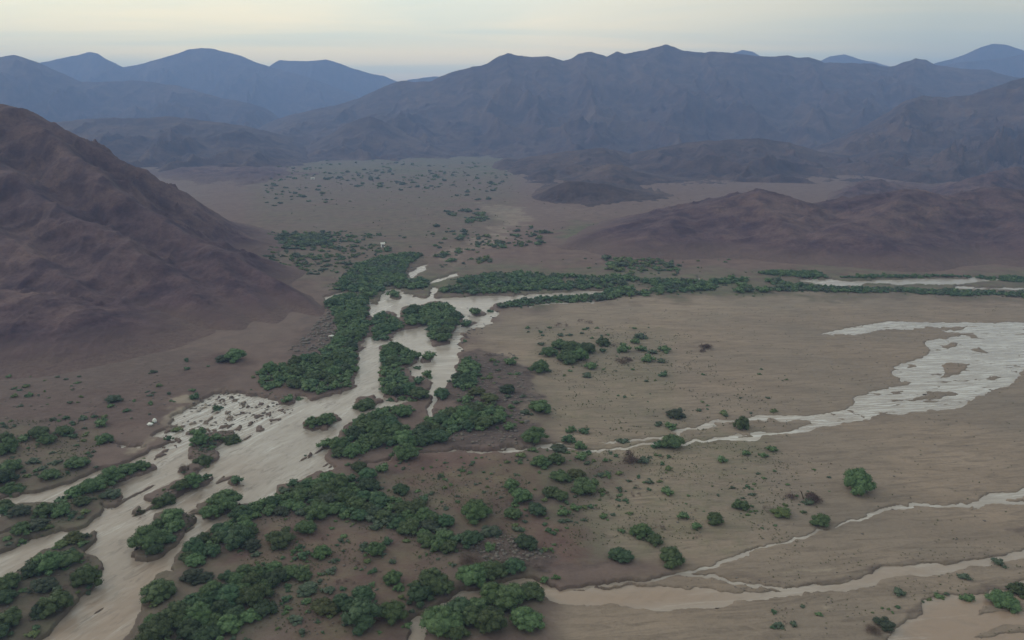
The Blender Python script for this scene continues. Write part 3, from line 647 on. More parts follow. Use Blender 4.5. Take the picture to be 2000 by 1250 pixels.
mountain_range('mountain_right_shoulder', [(1480, 318), (1560, 300), (1640, 268), (1700, 240), (1740, 215), (1770, 196), (1800, 187), (1850, 190), (1900, 184), (1940, 170), (1980, 156), (2040, 140), (2200, 130), (2500, 160)], 2000, 1250, FM, 191, (500, 110), carve=.5, wander=.04)
mountain_range('foothill_right', [(960, 322), (1000, 312), (1060, 303), (1100, 297), (1140, 292), (1180, 288), (1230, 300), (1280, 290), (1340, 278), (1400, 274), (1480, 270), (1540, 278), (1600, 296), (1660, 304), (1720, 290), (1780, 300), (1860, 290), (1950, 300), (2100, 280), (2500, 290)], 1650, 1180, FM, 201, (520, 90), carve=.5)
mountain_range('foothill_dark', [(1000, 366), (1080, 356), (1120, 346), (1160, 328), (1190, 320), (1215, 323), (1245, 335), (1290, 346), (1380, 350), (1480, 360), (1560, 368)], 1320, 1080, FM, 211, (200, 50), carve=.35, endw=.25)
mountain_range('foothill_ridge', [(1020, 374), (1070, 360), (1110, 353), (1150, 357), (1180, 359), (1220, 371), (1260, 378), (1300, 388), (1360, 394)], 1010, 900, FM, 221, (180, 40), carve=.3, endw=.3)
mountain_range('foothill_small', [(950, 318), (990, 310), (1010, 312), (1050, 316), (1100, 320)], 1700, 1500, FM, 231, (100, 30), carve=.3, endw=.3)
mountain_range('foothill_mid_right', [(1580, 392), (1640, 372), (1690, 352), (1720, 350), (1760, 362), (1820, 372), (1880, 352), (1940, 335), (1980, 325), (2040, 335), (2200, 320), (2400, 350)], 1000, 820, MAT['hill'], 241, (320, 60), carve=.4, endw=.15)
mountain_range('foothill_left', [(250, 360), (300, 338), (360, 330), (430, 326), (500, 328), (560, 336), (600, 345), (640, 352)], 1450, 1150, MAT['hill'], 251, (240, 50), carve=.35)

# ------------------------------------------------------------------ shrubs
def ico(sub):
    import bmesh
    bm = bmesh.new(); bmesh.ops.create_icosphere(bm, subdivisions=sub, radius=1)
    V = np.array([v.co[:] for v in bm.verts]); T = np.array([[v.index for v in f.verts] for f in bm.faces]); bm.free()
    return V, T
IV2, IT2 = ico(3); IV1, IT1 = ico(1); IV0, IT0 = ico(2)
def crown_geo(rng, nlobe, nleaf, leaf, hgt, core=True, sparse=False, iv=None, it=None):
    """unit-wide crown standing on z=0: overlapping leafy lobes, leaf clumps over and inside them"""
    lobes = []
    for k in range(nlobe):
        a = rng.uniform(0, 6.283); rr = math.sqrt(rng.uniform(0.0, 1)); r = 0.40 * rr
        s = rng.uniform(0.09, 0.17) * (1.0 if nlobe > 12 else 1.45)
        top = hgt * (math.sqrt(max(0.0, 1 - (rr * 0.93) ** 2)) * rng.uniform(0.72, 1.05))
        zc_ = max(top - s * 0.55, 0.05)
        lobes.append((r * math.cos(a) * 1.12, r * math.sin(a), zc_, s, s * rng.uniform(0.8, 1.2), s * rng.uniform(0.6, 0.85)))
    if core:
        lobes.append((0, 0, hgt * 0.36, 0.38, 0.36, hgt * 0.46)); 
    Vs, Ts, n = [], [], 0
    if core:
        for (cx, cy, cz, a, b, c) in lobes:
            V = iv * np.array([a, b, c]) * 0.82
            q = 1 + 0.30 * (fbm(iv[:, 0] * 3 + cx * 9, iv[:, 1] * 3 + iv[:, 2] * 3 + cy * 9, 3, 5))
            V = V * q[:, None] + np.array([cx, cy, cz]); V[:, 2] = np.maximum(V[:, 2], 0.015)
            Vs.append(V); Ts.append(it + n); n += len(V)
    areas = np.array([min(l[3] * l[4], 0.03) for l in lobes]); areas /= areas.sum()
    which = rng.choice(len(lobes), nleaf, p=areas)
    Lb = np.array(lobes)[which]
    d = rng.normal(size=(nleaf, 3)); d /= np.linalg.norm(d, axis=1)[:, None]; d[:, 2] = np.where(d[:, 2] < -0.45, -d[:, 2], d[:, 2])
    rad = rng.uniform(0.35 if sparse else 0.75, 1.18, nleaf)
    P = Lb[:, :3] + d * Lb[:, 3:6] * rad[:, None]; P[:, 2] = np.maximum(P[:, 2], 0.02)
    nrm = d * 0.6 + rng.normal(size=(nleaf, 3)) * 0.6 + np.array([0, 0, 0.25]); nrm /= np.linalg.norm(nrm, axis=1)[:, None]
    up = rng.normal(size=(nleaf, 3)); a_ = np.cross(nrm, up); a_ /= np.linalg.norm(a_, axis=1)[:, None]; b_ = np.cross(nrm, a_)
    s = leaf * rng.uniform(0.6, 1.4, nleaf)[:, None]
    asp = 3.2 if sparse else 1.0
    Q = np.stack([P - a_ * s * asp, P + b_ * s * 0.8 / asp, P + a_ * s * asp * 1.1, P - b_ * s * 0.7 / asp], 1).reshape(-1, 3)
    Qi = np.arange(nleaf * 4).reshape(-1, 4)
    T = np.concatenate([Qi[:, [0, 1, 2]], Qi[:, [0, 2, 3]]]) + n
    Vs.append(Q); Ts.append(T)
    return np.concatenate(Vs), np.concatenate(Ts)
crowns = []
for k in range(8):
    V, T = crown_geo(np.random.default_rng(100 + k), 22 + 3 * (k % 5), 3800, 0.0145, 0.46 + 0.05 * (k % 3), True, False, IV1 if False else IV0, IT0)
    crowns.append(tri_mesh('crown', V, T, MAT['g']))
dry = []
for k in range(3):
    V, T = crown_geo(np.random.default_rng(200 + k), 7, 1700, 0.016, 0.36, False, True)
    dry.append(tri_mesh('crown', V, T, MAT['d']))
def trunk_mesh(seed):
    r = random.Random(seed); V, T = [], []
    for s in range(4):
        a = r.uniform(0, 6.28); n0 = len(V); pts = [(0.01 * math.cos(a), 0.01 * math.sin(a), -0.05)]
        for j in range(1, 4): pts.append((0.055 * j * math.cos(a + .15 * j), 0.055 * j * math.sin(a + .15 * j), 0.11 * j))
        for j, p in enumerate(pts):
            rr = 0.020 * (1 - 0.24 * j)
            for i in range(5): V.append((p[0] + rr * math.cos(i * 1.2566), p[1] + rr * math.sin(i * 1.2566), p[2]))
        for j in range(3):
            for i in range(5):
                b, c = n0 + j * 5 + i, n0 + j * 5 + (i + 1) % 5
                T += [(b, c, c + 5), (b, c + 5, b + 5)]
    return tri_mesh('trunk', V, T, MAT['bark'], True)
trunks = [trunk_mesh(k) for k in range(3)]

DESC = {'g': 'green', 'k': 'dark green', 'l': 'bright green', 'o': 'olive green', 'y': 'grey-green', 'd': 'dry brown'}
NUM = ['', 'second ', 'third ', 'fourth ', 'fifth ', 'sixth ', 'seventh ', 'eighth ', 'ninth ', 'tenth ', 'eleventh ', 'twelfth ', 'thirteenth ', 'fourteenth ', 'fifteenth ', 'sixteenth ', 'seventeenth ', 'eighteenth ', 'nineteenth ', 'twentieth ']
# single shrubs, by place: (centre x, centre y, width, kind[, own label])
PLACES = {
 'on the sand flat above the lower white stream': [(1676, 947, 66, 'g', 'large round bright shrub standing alone on bare grey sand, biggest on the right'), (1604, 1018, 42, 'g', 'rounded green shrub standing where the thin white stream breaks off'),
    (1446, 987, 32, 'g'), (1525, 1000, 40, 'o'), (1570, 967, 54, 'd', 'reddish leafless thorn heap on the sand left of the large lone shrub'), (1582, 980, 26, 'y'), (1500, 992, 18, 'd')],
 'on the pale flat above the brown side stream': [(1312, 1090, 56, 'g', 'broad dark green shrub on the cut bank, right of its twin above the stream'), (1212, 1090, 46, 'k', 'dark shrub on the cut bank, left of its twin above the brown stream'), (1278, 1057, 32, 'g'), (1252, 1038, 42, 'l'), (1290, 1030, 24, 'd'),
    (1332, 1008, 26, 'g'), (1358, 1029, 24, 'l'), (1397, 1014, 38, 'l'), (1303, 960, 28, 'g'), (1180, 1010, 18, 'g')],
 'along the thin stream crossing the middle right': [(1448, 830, 36, 'g', 'round green shrub standing between the two white stream threads'), (1315, 865, 48, 'g', 'green shrub standing astride the lower white stream thread'), (1232, 892, 46, 'd'), (1256, 900, 28, 'y'), (1137, 895, 30, 'g'), (1130, 872, 28, 'g'), (1108, 858, 30, 'k'),
    (1090, 878, 36, 'y'), (1042, 883, 20, 'g'), (1045, 857, 50, 'g'), (1115, 841, 22, 'g'), (1141, 843, 26, 'k'), (1216, 859, 26, 'y'), (1285, 870, 24, 'k')],
 'in the scrub just below the white stream': [(1056, 908, 38, 'g'), (1085, 902, 34, 'g'), (1146, 955, 58, 'g'), (1093, 938, 40, 'g'), (1125, 930, 36, 'o'), (1172, 932, 20, 'y'), (1018, 894, 22, 'o'), (998, 955, 36, 'g'), (1020, 977, 44, 'g'), (1078, 968, 36, 'g'), (1094, 978, 32, 'g'), (1122, 998, 22, 'g'), (1102, 1008, 28, 'g')],
 'on the reddish ground right of the long thicket': [(930, 1008, 58, 'l'), (928, 995, 44, 'g'), (1048, 1005, 36, 'k'), (1002, 1012, 34, 'g'), (1010, 1040, 22, 'y'), (1028, 1068, 46, 'k'), (957, 1043, 42, 'y'), (920, 1063, 48, 'k'), (955, 1077, 26, 'g'), (869, 1026, 34, 'k'), (829, 981, 26, 'k'), (784, 963, 34, 'k')],
 'in the sparse row right of the thin stream': [(1408, 898, 24, 'g'), (1455, 886, 20, 'g'), (1490, 890, 18, 'g'), (1507, 878, 22, 'g'), (1469, 966, 14, 'y')],
 'in the bottom right corner by the pool': [(1833, 1162, 20, 'g'), (1890, 1167, 26, 'g'), (1883, 1127, 24, 'y'), (1950, 1098, 28, 'y'), (1958, 1170, 54, 'g'), (1989, 1151, 40, 'g'), (1728, 1218, 38, 'y'), (1700, 1230, 36, 'd'), (1753, 1157, 26, 'y'), (1518, 1221, 22, 'y')],
 'in the scattered clump on the far sand plain': [(1178, 669, 32, 'g'), (1248, 656, 30, 'y'), (1241, 668, 22, 'g'), (1218, 681, 30, 'g'), (1251, 681, 26, 'g'), (1298, 683, 28, 'g'), (1273, 687, 22, 'y'), (1266, 700, 30, 'g'), (1292, 704, 22, 'y'), (1218, 702, 34, 'd'), (1206, 672, 20, 'd'),
    (1097, 675, 40, 'g'), (1071, 689, 36, 'g'), (1121, 682, 46, 'g'), (1145, 682, 38, 'g'), (1110, 700, 46, 'g'), (1131, 696, 38, 'g'), (1155, 716, 30, 'g'), (1147, 732, 24, 'y'), (1177, 685, 16, 'k')],
 'at the left rim of the far sand plain': [(1054, 720, 42, 'g', 'round green shrub alone at the left rim of the far sand plain'), (995, 711, 26, 'g'), (1057, 672, 16, 'y'), (1095, 654, 16, 'y'), (1112, 654, 14, 'y'), (953, 697, 22, 'd'), (1143, 626, 28, 'd'), (1097, 635, 28, 'd'), (1297, 732, 20, 'k'), (1319, 808, 36, 'y'), (1366, 801, 14, 'y'), (1414, 807, 20, 'o'), (1511, 803, 16, 'o'), (1286, 828, 20, 'y'), (1310, 832, 24, 'g'), (1375, 677, 38, 'd', 'low dark driftwood heap lying alone on the far sand plain')],
 'beside the dark flood debris near the middle': [(992, 767, 32, 'k'), (1053, 800, 42, 'g'), (997, 841, 28, 'g'), (861, 775, 36, 'k'), (910, 787, 30, 'g'), (932, 772, 36, 'o'), (956, 785, 36, 'o'), (1028, 812, 24, 'y')],
 'between the river channels upstream': [(713, 788, 46, 'g', 'dark green shrub island standing alone in the main channel'), (840, 698, 30, 'g'), (835, 730, 30, 'g'), (818, 748, 26, 'k'), (927, 611, 28, 'g'), (913, 633, 26, 'k'), (908, 656, 22, 'd'), (956, 606, 16, 'k'), (769, 576, 28, 'g'), (815, 716, 20, 'k'), (565, 782, 26, 'g'), (584, 776, 18, 'g')],
 'standing in the broad flood water': [(612, 828, 36, 'g'), (640, 822, 38, 'g'), (636, 870, 30, 'g'), (596, 887, 20, 'y'), (460, 942, 28, 'k'), (440, 983, 62, 'g'), (413, 1005, 42, 'g'), (569, 924, 16, 'd')],
 'on the narrow bars in the left braids': [(390, 867, 38, 'g'), (425, 860, 28, 'g'), (455, 855, 38, 'g'), (398, 899, 40, 'g'), (368, 917, 34, 'd'), (320, 975, 46, 'g'), (355, 955, 34, 'g'), (378, 945, 38, 'g'), (403, 936, 22, 'k'), (278, 959, 26, 'd'), (277, 1005, 24, 'd'),
    (221, 932, 54, 'g'), (248, 922, 34, 'g'), (275, 915, 34, 'g'), (347, 838, 24, 'o'), (386, 841, 30, 'g'), (330, 858, 18, 'k'), (280, 892, 16, 'o')],
 'on the bar along the upper left channel': [(182, 958, 50, 'g'), (147, 969, 34, 'g'), (219, 968, 38, 'y'), (120, 979, 30, 'k'), (160, 988, 32, 'g'), (90, 1003, 46, 'g'), (42, 1006, 38, 'y'), (125, 1005, 40, 'g'), (10, 990, 36, 'g'), (8, 1004, 30, 'k'), (45, 1042, 34, 'g'), (74, 1032, 38, 'y')],
 'on the lower left bar': [(147, 1058, 40, 'o'), (122, 1070, 32, 'o'), (64, 1090, 28, 'y'), (100, 1112, 60, 'g'), (135, 1104, 48, 'g'), (72, 1120, 44, 'k'), (171, 1136, 56, 'g', 'round bushy green shrub at the water edge of the lower left bar'), (22, 1148, 46, 'g'), (86, 1154, 46, 'y'), (112, 1188, 58, 'g'), (85, 1200, 40, 'k'), (12, 1178, 40, 'k'), (18, 1220, 52, 'g'), (64, 1245, 26, 'o'), (2, 1246, 44, 'k'), (125, 1160, 26, 'd')],
 'scattered on the left bank slope': [(76, 851, 46, 'g'), (92, 866, 36, 'g'), (126, 848, 34, 'g'), (145, 858, 18, 'k'), (14, 861, 32, 'g'), (17, 880, 46, 'g'), (200, 833, 28, 'g'), (203, 864, 32, 'g'), (49, 862, 26, 'g'), (67, 904, 30, 'y'), (109, 908, 24, 'y'), (152, 911, 42, 'g'), (99, 932, 36, 'g'), (16, 920, 46, 'g'), (10, 940, 46, 'k'), (22, 955, 48, 'g'), (85, 920, 20, 'y'), (125, 925, 22, 'd'),
    (224, 785, 32, 'y')],
 'at the foot of the left hill': [(459, 701, 46, 'g'), (438, 706, 32, 'y'), (383, 779, 22, 'k'), (300, 732, 16, 'y'), (425, 796, 24, 'k'), (365, 709, 14, 'k')],
 'on the open red soil in the lower centre': [(552, 1058, 56, 'g'), (597, 1039, 44, 'g'), (732, 1083, 42, 'g'), (711, 1074, 26, 'y'), (757, 1064, 22, 'k'), (629, 1085, 38, 'l'), (591, 1093, 30, 'k'), (492, 1071, 36, 'y'), (501, 1090, 20, 'y'), (645, 1122, 28, 'y'), (604, 1156, 38, 'y'), (640, 1159, 28, 'y'), (683, 1143, 20, 'd'), (378, 1132, 44, 'y'), (400, 1135, 34, 'y')],
 'near the bottom edge below the red soil': [(712, 1170, 42, 'k'), (632, 1195, 54, 'o'), (668, 1186, 46, 'k'), (580, 1217, 28, 'y'), (706, 1212, 72, 'k', 'big dark green shrub by the bottom edge left of the brown channel'), (767, 1205, 56, 'l'), (560, 1180, 24, 'k')],
 'on the left bank of the brown channel': [(770, 1140, 38, 'g'), (778, 1156, 22, 'l'), (844, 1143, 68, 'g'), (820, 1170, 52, 'k'), (864, 1155, 46, 'g'), (918, 1136, 56, 'g'), (943, 1124, 44, 'g'), (912, 1102, 56, 'd'), (964, 1122, 50, 'g'), (1004, 1114, 42, 'k'), (1041, 1113, 30, 'd')],
 'below the brown channel at the bottom edge': [(996, 1175, 68, 'g'), (962, 1168, 56, 'l'), (1036, 1165, 50, 'g'), (929, 1195, 58, 'g'), (963, 1225, 64, 'g'), (1028, 1221, 62, 'g'), (860, 1225, 80, 'g'), (899, 1198, 52, 'k'), (922, 1215, 48, 'g'), (892, 1245, 44, 'g'), (1063, 1137, 18, 'l'), (1086, 1134, 16, 'l')],
 'between the river and the long thicket': [(790, 893, 52, 'g', 'rounded shrub standing on the thin stream where it leaves the big thicket'), (700, 920, 38, 'g'), (720, 934, 40, 'k'), (750, 921, 30, 'g'), (310, 1163, 58, 'g', 'round green shrub on the right bank jutting into the brown river')],
}
THICK = {
 "the big thicket at the rocky hill's foot": (6.6, 'ggkg', [(490, 752), (510, 727), (540, 714), (600, 697), (640, 682), (655, 660), (655, 640), (645, 612), (632, 597), (640, 584), (680, 574), (710, 577), (722, 592), (720, 625), (722, 645), (712, 662), (699, 687), (699, 728), (688, 760), (655, 767), (625, 774), (595, 767), (560, 762), (520, 767)]),
 'the round thicket where the river splits': (6.4, 'gkg', [(722, 628), (745, 610), (765, 620), (785, 627), (790, 642), (765, 652), (755, 667), (725, 662)]),
 'the horseshoe thicket on the upper island': (6.6, 'ggk', ISL[4]),
 'the long island between the two channels': (6.4, 'ggk', [(740, 682), (765, 672), (795, 684), (825, 698), (808, 710), (790, 716), (795, 738), (805, 765), (830, 764), (834, 776), (806, 788), (776, 778), (768, 784), (744, 776), (738, 752), (745, 720)]),
 'the thicket on the bend of the right channel': (6.0, 'ggk', [(878, 752), (890, 735), (900, 708), (925, 702), (938, 720), (938, 745), (925, 765), (900, 768)]),
 'the middle thicket right of the broad water': (6.4, 'ggkg', [(668, 852), (690, 824), (730, 809), (760, 797), (800, 796), (815, 808), (790, 820), (780, 834), (806, 840), (815, 852), (830, 824), (860, 805), (900, 801), (940, 795), (985, 808), (992, 822), (975, 838), (940, 848), (890, 848), (882, 872), (820, 880), (770, 880), (720, 888), (700, 898), (660, 900), (645, 892), (645, 875), (675, 862)]),
 'the long dark thicket across the centre foreground': (6.0, 'gkgyg', [(600, 938), (640, 932), (690, 938), (725, 940), (745, 955), (735, 975), (760, 975), (800, 985), (840, 1000), (860, 1020), (870, 1042), (900, 1055), (910, 1065), (900, 1085), (870, 1090), (840, 1080), (820, 1068), (790, 1042), (760, 1038), (730, 1038), (690, 1020), (650, 1016), (620, 1020), (590, 1014), (550, 1012), (510, 1012), (470, 1008), (480, 994), (540, 978), (552, 950)]),
 'the bank thicket right of the flood island': (6.2, 'ggk', [(462, 1000), (508, 1008), (508, 1040), (492, 1066), (452, 1078), (425, 1090), (404, 1112), (372, 1122), (350, 1114), (358, 1085), (384, 1060), (414, 1040), (440, 1022)]),
 'the dense thicket left of bottom centre': (7.0, 'gggk', [(440, 1128), (480, 1116), (540, 1110), (600, 1114), (608, 1135), (570, 1145), (532, 1152), (540, 1200), (500, 1235), (460, 1250), (430, 1290), (275, 1290), (262, 1240), (290, 1220), (335, 1205), (365, 1185), (402, 1160)]),
 'the thicket island in the brown river': (6.4, 'gkg', [(252, 1084), (267, 1060), (300, 1036), (320, 1014), (345, 1004), (366, 1012), (366, 1032), (345, 1060), (320, 1084), (290, 1092), (264, 1090)]),
 'the green belt along the far straight channel': (6.6, 'gygk', [(860, 582), (866, 566), (905, 562), (900, 548), (960, 536), (1040, 537), (1130, 543), (1200, 541), (1250, 548), (1340, 550), (1362, 552), (1440, 548), (1500, 548), (1545, 554), (1540, 570), (1480, 571), (1430, 571), (1400, 565), (1370, 569), (1330, 571), (1280, 575), (1180, 584), (1160, 580), (1220, 568), (1150, 564), (1050, 568), (960, 573), (890, 578)]),
 'the low green strip in front of the far bright channel': (4.6, 'gky', [(1545, 560), (1700, 565), (1820, 565), (1880, 570), (2000, 574), (2300, 580), (2300, 588), (2000, 581), (1900, 580), (1750, 574), (1600, 571), (1545, 570)]),
 'the far thicket above the river fork': (7.0, 'gkgy', [(650, 568), (662, 548), (680, 530), (700, 515), (740, 503), (800, 495), (830, 500), (800, 520), (795, 535), (800, 552), (820, 545), (838, 550), (838, 566), (800, 568), (760, 560), (740, 575), (725, 585), (700, 575)]),
 'the fringe by the far sand edge': (5.0, 'gyk', [(970, 600), (1000, 592), (1060, 583), (1170, 578), (1230, 575), (1180, 586), (1060, 592), (1000, 602)]),
 'the far channel north bank': (5.5, 'gk', [(1470, 538), (1500, 530), (1600, 532), (1620, 545), (1560, 545)]),
 'the far north bank strip': (4.0, 'gk', [(1640, 544), (1700, 540), (1780, 540), (1880, 540), (2000, 544), (2300, 545), (2300, 556), (1980, 553), (1900, 541), (1800, 542), (1700, 544)]),
}
FARSC = [([(0, 960), (420, 860), (480, 930), (330, 1100), (120, 1240), (0, 1250)], 60, 2.4), ([(330, 860), (560, 790), (560, 900), (400, 960)], 30, 2.0),  # sparse far scrub: polygon, count, size m
 ([(500, 320), (900, 318), (1010, 330), (960, 400), (520, 410)], 150, 8), ([(500, 455), (680, 455), (850, 470), (840, 500), (660, 510), (500, 500)], 90, 6), ([(530, 462), (640, 462), (640, 482), (540, 484)], 28, 8),
 ([(860, 392), (940, 392), (960, 430), (930, 445), (870, 420)], 26, 9), ([(640, 310), (860, 330), (1000, 370), (860, 400), (620, 395)], 80, 10), ([(850, 440), (980, 470), (960, 500), (850, 510), (800, 480)], 30, 7),
 ([(980, 440), (1080, 450), (1060, 480), (960, 490)], 16, 7), ([(1180, 505), (1220, 505), (1220, 535), (1180, 535)], 7, 8), ([(1220, 510), (1300, 505), (1330, 545), (1220, 545)], 18, 6),
 ([(860, 495), (920, 500), (990, 520), (980, 535), (860, 530)], 24, 7), ([(480, 500), (700, 505), (660, 560), (620, 580)], 45, 5), ([(1000, 510), (1500, 500), (1500, 530), (1000, 535)], 36, 4),
 ([(1030, 640), (1330, 640), (1330, 740), (1040, 740)], 34, 2.2), ([(1200, 720), (1560, 720), (1560, 850), (1200, 850)], 36, 1.7), ([(0, 740), (420, 720), (330, 840), (0, 850)], 40, 2.4),
 ([(380, 765), (560, 780), (500, 850), (380, 850)], 26, 2.6), ([(900, 700), (1040, 700), (1050, 880), (900, 880)], 44, 2.6), ([(1000, 880), (1330, 890), (1180, 1090), (1000, 1100)], 70, 1.8),
 ([(500, 1020), (900, 1100), (800, 1250), (520, 1250), (560, 1160)], 60, 1.7), ([(760, 900), (1020, 900), (1000, 1000), (900, 1020), (780, 950)], 40, 1.5), ([(1330, 900), (1650, 900), (1600, 1010), (1350, 1080)], 30, 1.3),
 ([(0, 1000), (230, 960), (180, 1240), (0, 1260)], 60, 1.8), ([(0, 830), (240, 820), (150, 940), (0, 950)], 30, 2.0), ([(1500, 1190), (1900, 1130), (1780, 1250), (1500, 1250)], 18, 1.4),
 ([(280, 1120), (420, 1110), (330, 1200), (290, 1200)], 12, 2.4), ([(0, 1010), (120, 980), (60, 1060), (0, 1080)], 12, 2.2)]
def inpoly(px, py, P):
    p = np.array(P, float); q = np.roll(p, -1, 0); ins = np.zeros(len(px), bool)
    for (ax, ay), (bx, by) in zip(p, q):
        if ay != by: ins ^= ((ay > py) != (by > py)) & (px < (bx - ax) * (py - ay) / (by - ay) + ax)
    return ins
items = []      # x, y, width m, height factor, kind, px, py, wpx, place, own label, thicket?
for place, lst in PLACES.items():
    for t in lst:
        cx, cy, w, kd = t[:4]; by = cy + 0.17 * w
        x, y = ground_pt(cx, by)
        wm_ = w / F * math.hypot(y, H) * 1.04
        low = 0.72 if kd in 'yo' else (0.8 if kd == 'd' else 1.0)
        items.append(dict(x=float(x), y=float(y), w=wm_, hf=low * random.uniform(0.88, 1.12), k=kd, px=cx, py=by, wpx=w, place=place, own=t[4] if len(t) > 4 else None, th=False))
items[0]['hf'] = 1.35
for place, (size, kinds, P) in THICK.items():
    p = np.array(P, float); gx, gy = ground_pt(p[:, 0], p[:, 1])
    n = 16000; rx = RNG.uniform(gx.min(), gx.max(), n); ry = RNG.uniform(gy.min() - 6, gy.max(), n)
    sz_ = size * (0.62 + 0.75 * RNG.random(n) ** 1.3)
    qx, qy = to_px(rx, ry); wp = sz_ * F / np.hypot(ry, H)
    ok = inpoly(qx - 0.34 * wp, qy - .12 * wp, P) & inpoly(qx + 0.34 * wp, qy - .12 * wp, P) & inpoly(qx, qy - 0.30 * wp, P) & inpoly(qx, qy + 0.02 * wp, P)
    if 'green' in place or 'strip' in place or 'fringe' in place: ok = inpoly(qx, qy - .1 * wp, P)
    if 'green' in place: ok &= fbm(rx / 26, ry / 26, 3, 33) > -0.22
    rx, ry, qx, qy, sz_ = rx[ok], ry[ok], qx[ok], qy[ok], sz_[ok]
    acc = []
    for x, y, a, b, sz in zip(rx, ry, qx, qy, sz_):
        if all((x - c[0]) ** 2 + ((y - c[1])) ** 2 > (0.30 * (sz + c[2])) ** 2 for c in acc): acc.append((x, y, sz, a, b))
    for (x, y, sz, a, b) in acc:
        items.append(dict(x=x, y=y, w=sz, hf=random.uniform(0.85, 1.1), k=random.choice(kinds), px=a, py=b, wpx=sz * F / math.hypot(y, H), place=place, own=None, th=True))
for (P, cnt, size) in FARSC:
    p = np.array(P, float); gx, gy = ground_pt(p[:, 0], p[:, 1]); got = 0
    while got < cnt:
        x = random.uniform(gx.min(), gx.max()); y = random.uniform(gy.min(), gy.max())
        a, b = to_px(x, y)
        if not inpoly(np.array([a]), np.array([b]), P)[0]: continue
        got += 0.42 if size < 4 else 0.26
        cl = 22.0 if size < 4 else 90.0
        if float(fbm(np.array([x / cl]), np.array([y / cl]), 3, 88)[0]) < random.uniform(-0.25, 0.25): continue
        if float(sample(W1, np.array([a]), np.array([b]))[0]) > 0.15: continue
        if P[0][0] < 520 and y > 300 and a < 640 and b < 700: 
            if a < 500 and b < 560: continue
        sz = size * (random.uniform(0.5, 1.35) if size < 4 else 0.35 + 0.95 * random.random() ** 1.7)
        items.append(dict(x=x, y=y, w=sz, hf=random.uniform(0.6, 1.0), k=random.choice('gyykodg' if size < 3 else 'gyyo'), px=float(a), py=float(b), wpx=sz * F / math.hypot(y, H), place=None, own=None, th=None))
for it in [t for t in items if t['th']]:
    for _ in range(2):
        a_ = random.uniform(0, 6.283); rr_ = it['w'] * random.uniform(0.5, 1.5); x = it['x'] + rr_ * math.cos(a_); y = it['y'] + rr_ * math.sin(a_)
        a, b = to_px(x, y)
        if float(sample(W1, np.array([a]), np.array([b]))[0]) > 0.25: continue
        sz = it['w'] * random.uniform(0.10, 0.34)
        items.append(dict(x=x, y=y, w=sz, hf=random.uniform(0.6, 1.0), k=random.choice('gyyokdo'), px=float(a), py=float(b), wpx=sz * F / math.hypot(y, H), place=None, own=None, th=None))
zz_ = height(np.array([t['x'] for t in items]), np.array([t['y'] for t in items]))
for it, z0_ in zip(items, zz_):
    it['z'] = float(z0_)
    it['vis'] = it['place'] is not None and -it['wpx'] / 2 < it['px'] < 2000 + it['wpx'] / 2 and it['py'] < 1250 + it['wpx'] * 0.55
inview = sorted([it for it in items if it['vis']], key=lambda t: -t['wpx'])
single = [it for it in inview if it['own'] or it['wpx'] >= 0][:300]
for it in [i for i in inview if i['own'] and i not in single]: single.append(it)
ids = set(id(i) for i in single)
rest = [it for it in items if id(it) not in ids]
print('shrubs', len(items), 'single', len(single), 'rest', len(rest))
# labels
byplace = {}
for it in single: byplace.setdefault(it['place'], []).append(it)
def numword(i):
    return NUM[i].strip() if i < len(NUM) else None
for place, lst in byplace.items():
    lst.sort(key=lambda t: t['px'])
    noun = 'bush' if lst[0]['th'] else 'shrub'
    link = 'in ' if lst[0]['th'] else ''
    free = [t for t in lst if not t['own']]
    for kd in DESC:
        same = [t for t in free if t['k'] == kd]; m_ = len(same)
        nn_ = 'thorn heap' if kd == 'd' else noun
        for i, t in enumerate(same):
            if m_ == 1: pos = 'the one'
            elif i == 0: pos = 'leftmost'
            elif i == m_ - 1: pos = 'rightmost'
            elif i < 20 and i <= m_ // 2: pos = numword(i) + ' from left,'
            else: pos = numword(m_ - 1 - i) + ' from right,'
            t['label'] = ' '.join((pos + ' ' + DESC[kd] + ' ' + nn_ + ' ' + link + place).split())
    for t in lst:
        if t['own']: t['label'] = t['own']
        if len(t['label'].split()) > 16: print('LONG', t['label'])
        t['group'] = ('bushes of ' if t['th'] else 'shrubs ') + place
used = {}
for n_, it in enumerate(single):
    name = 'dry_shrub' if it['k'] == 'd' else 'green_shrub'
    root = bpy.data.objects.new(name, None); C.objects.link(root)
    root.empty_display_size = 0.5
    root.location = (it['x'], it['y'], it['z'] - 0.05); root.rotation_euler = (0, 0, random.uniform(0, 6.28))
    root['label'] = it['label']; root['category'] = 'shrub'; root['group'] = it['group']
    me = random.choice(dry) if it['k'] == 'd' else crowns[n_ % len(crowns)]
    cr_ = bpy.data.objects.new('crown', me); C.objects.link(cr_); cr_.parent = root
    cr_.scale = (it['w'], it['w'] * random.uniform(0.85, 1.1), it['w'] * it['hf'])
    if it['k'] not in 'd':
        cr_.material_slots[0].link = 'OBJECT'; cr_.material_slots[0].material = MAT[it['k']]
    tr_ = bpy.data.objects.new('trunk', trunks[n_ % 3]); C.objects.link(tr_); tr_.parent = root; tr_.scale = (it['w'],) * 3
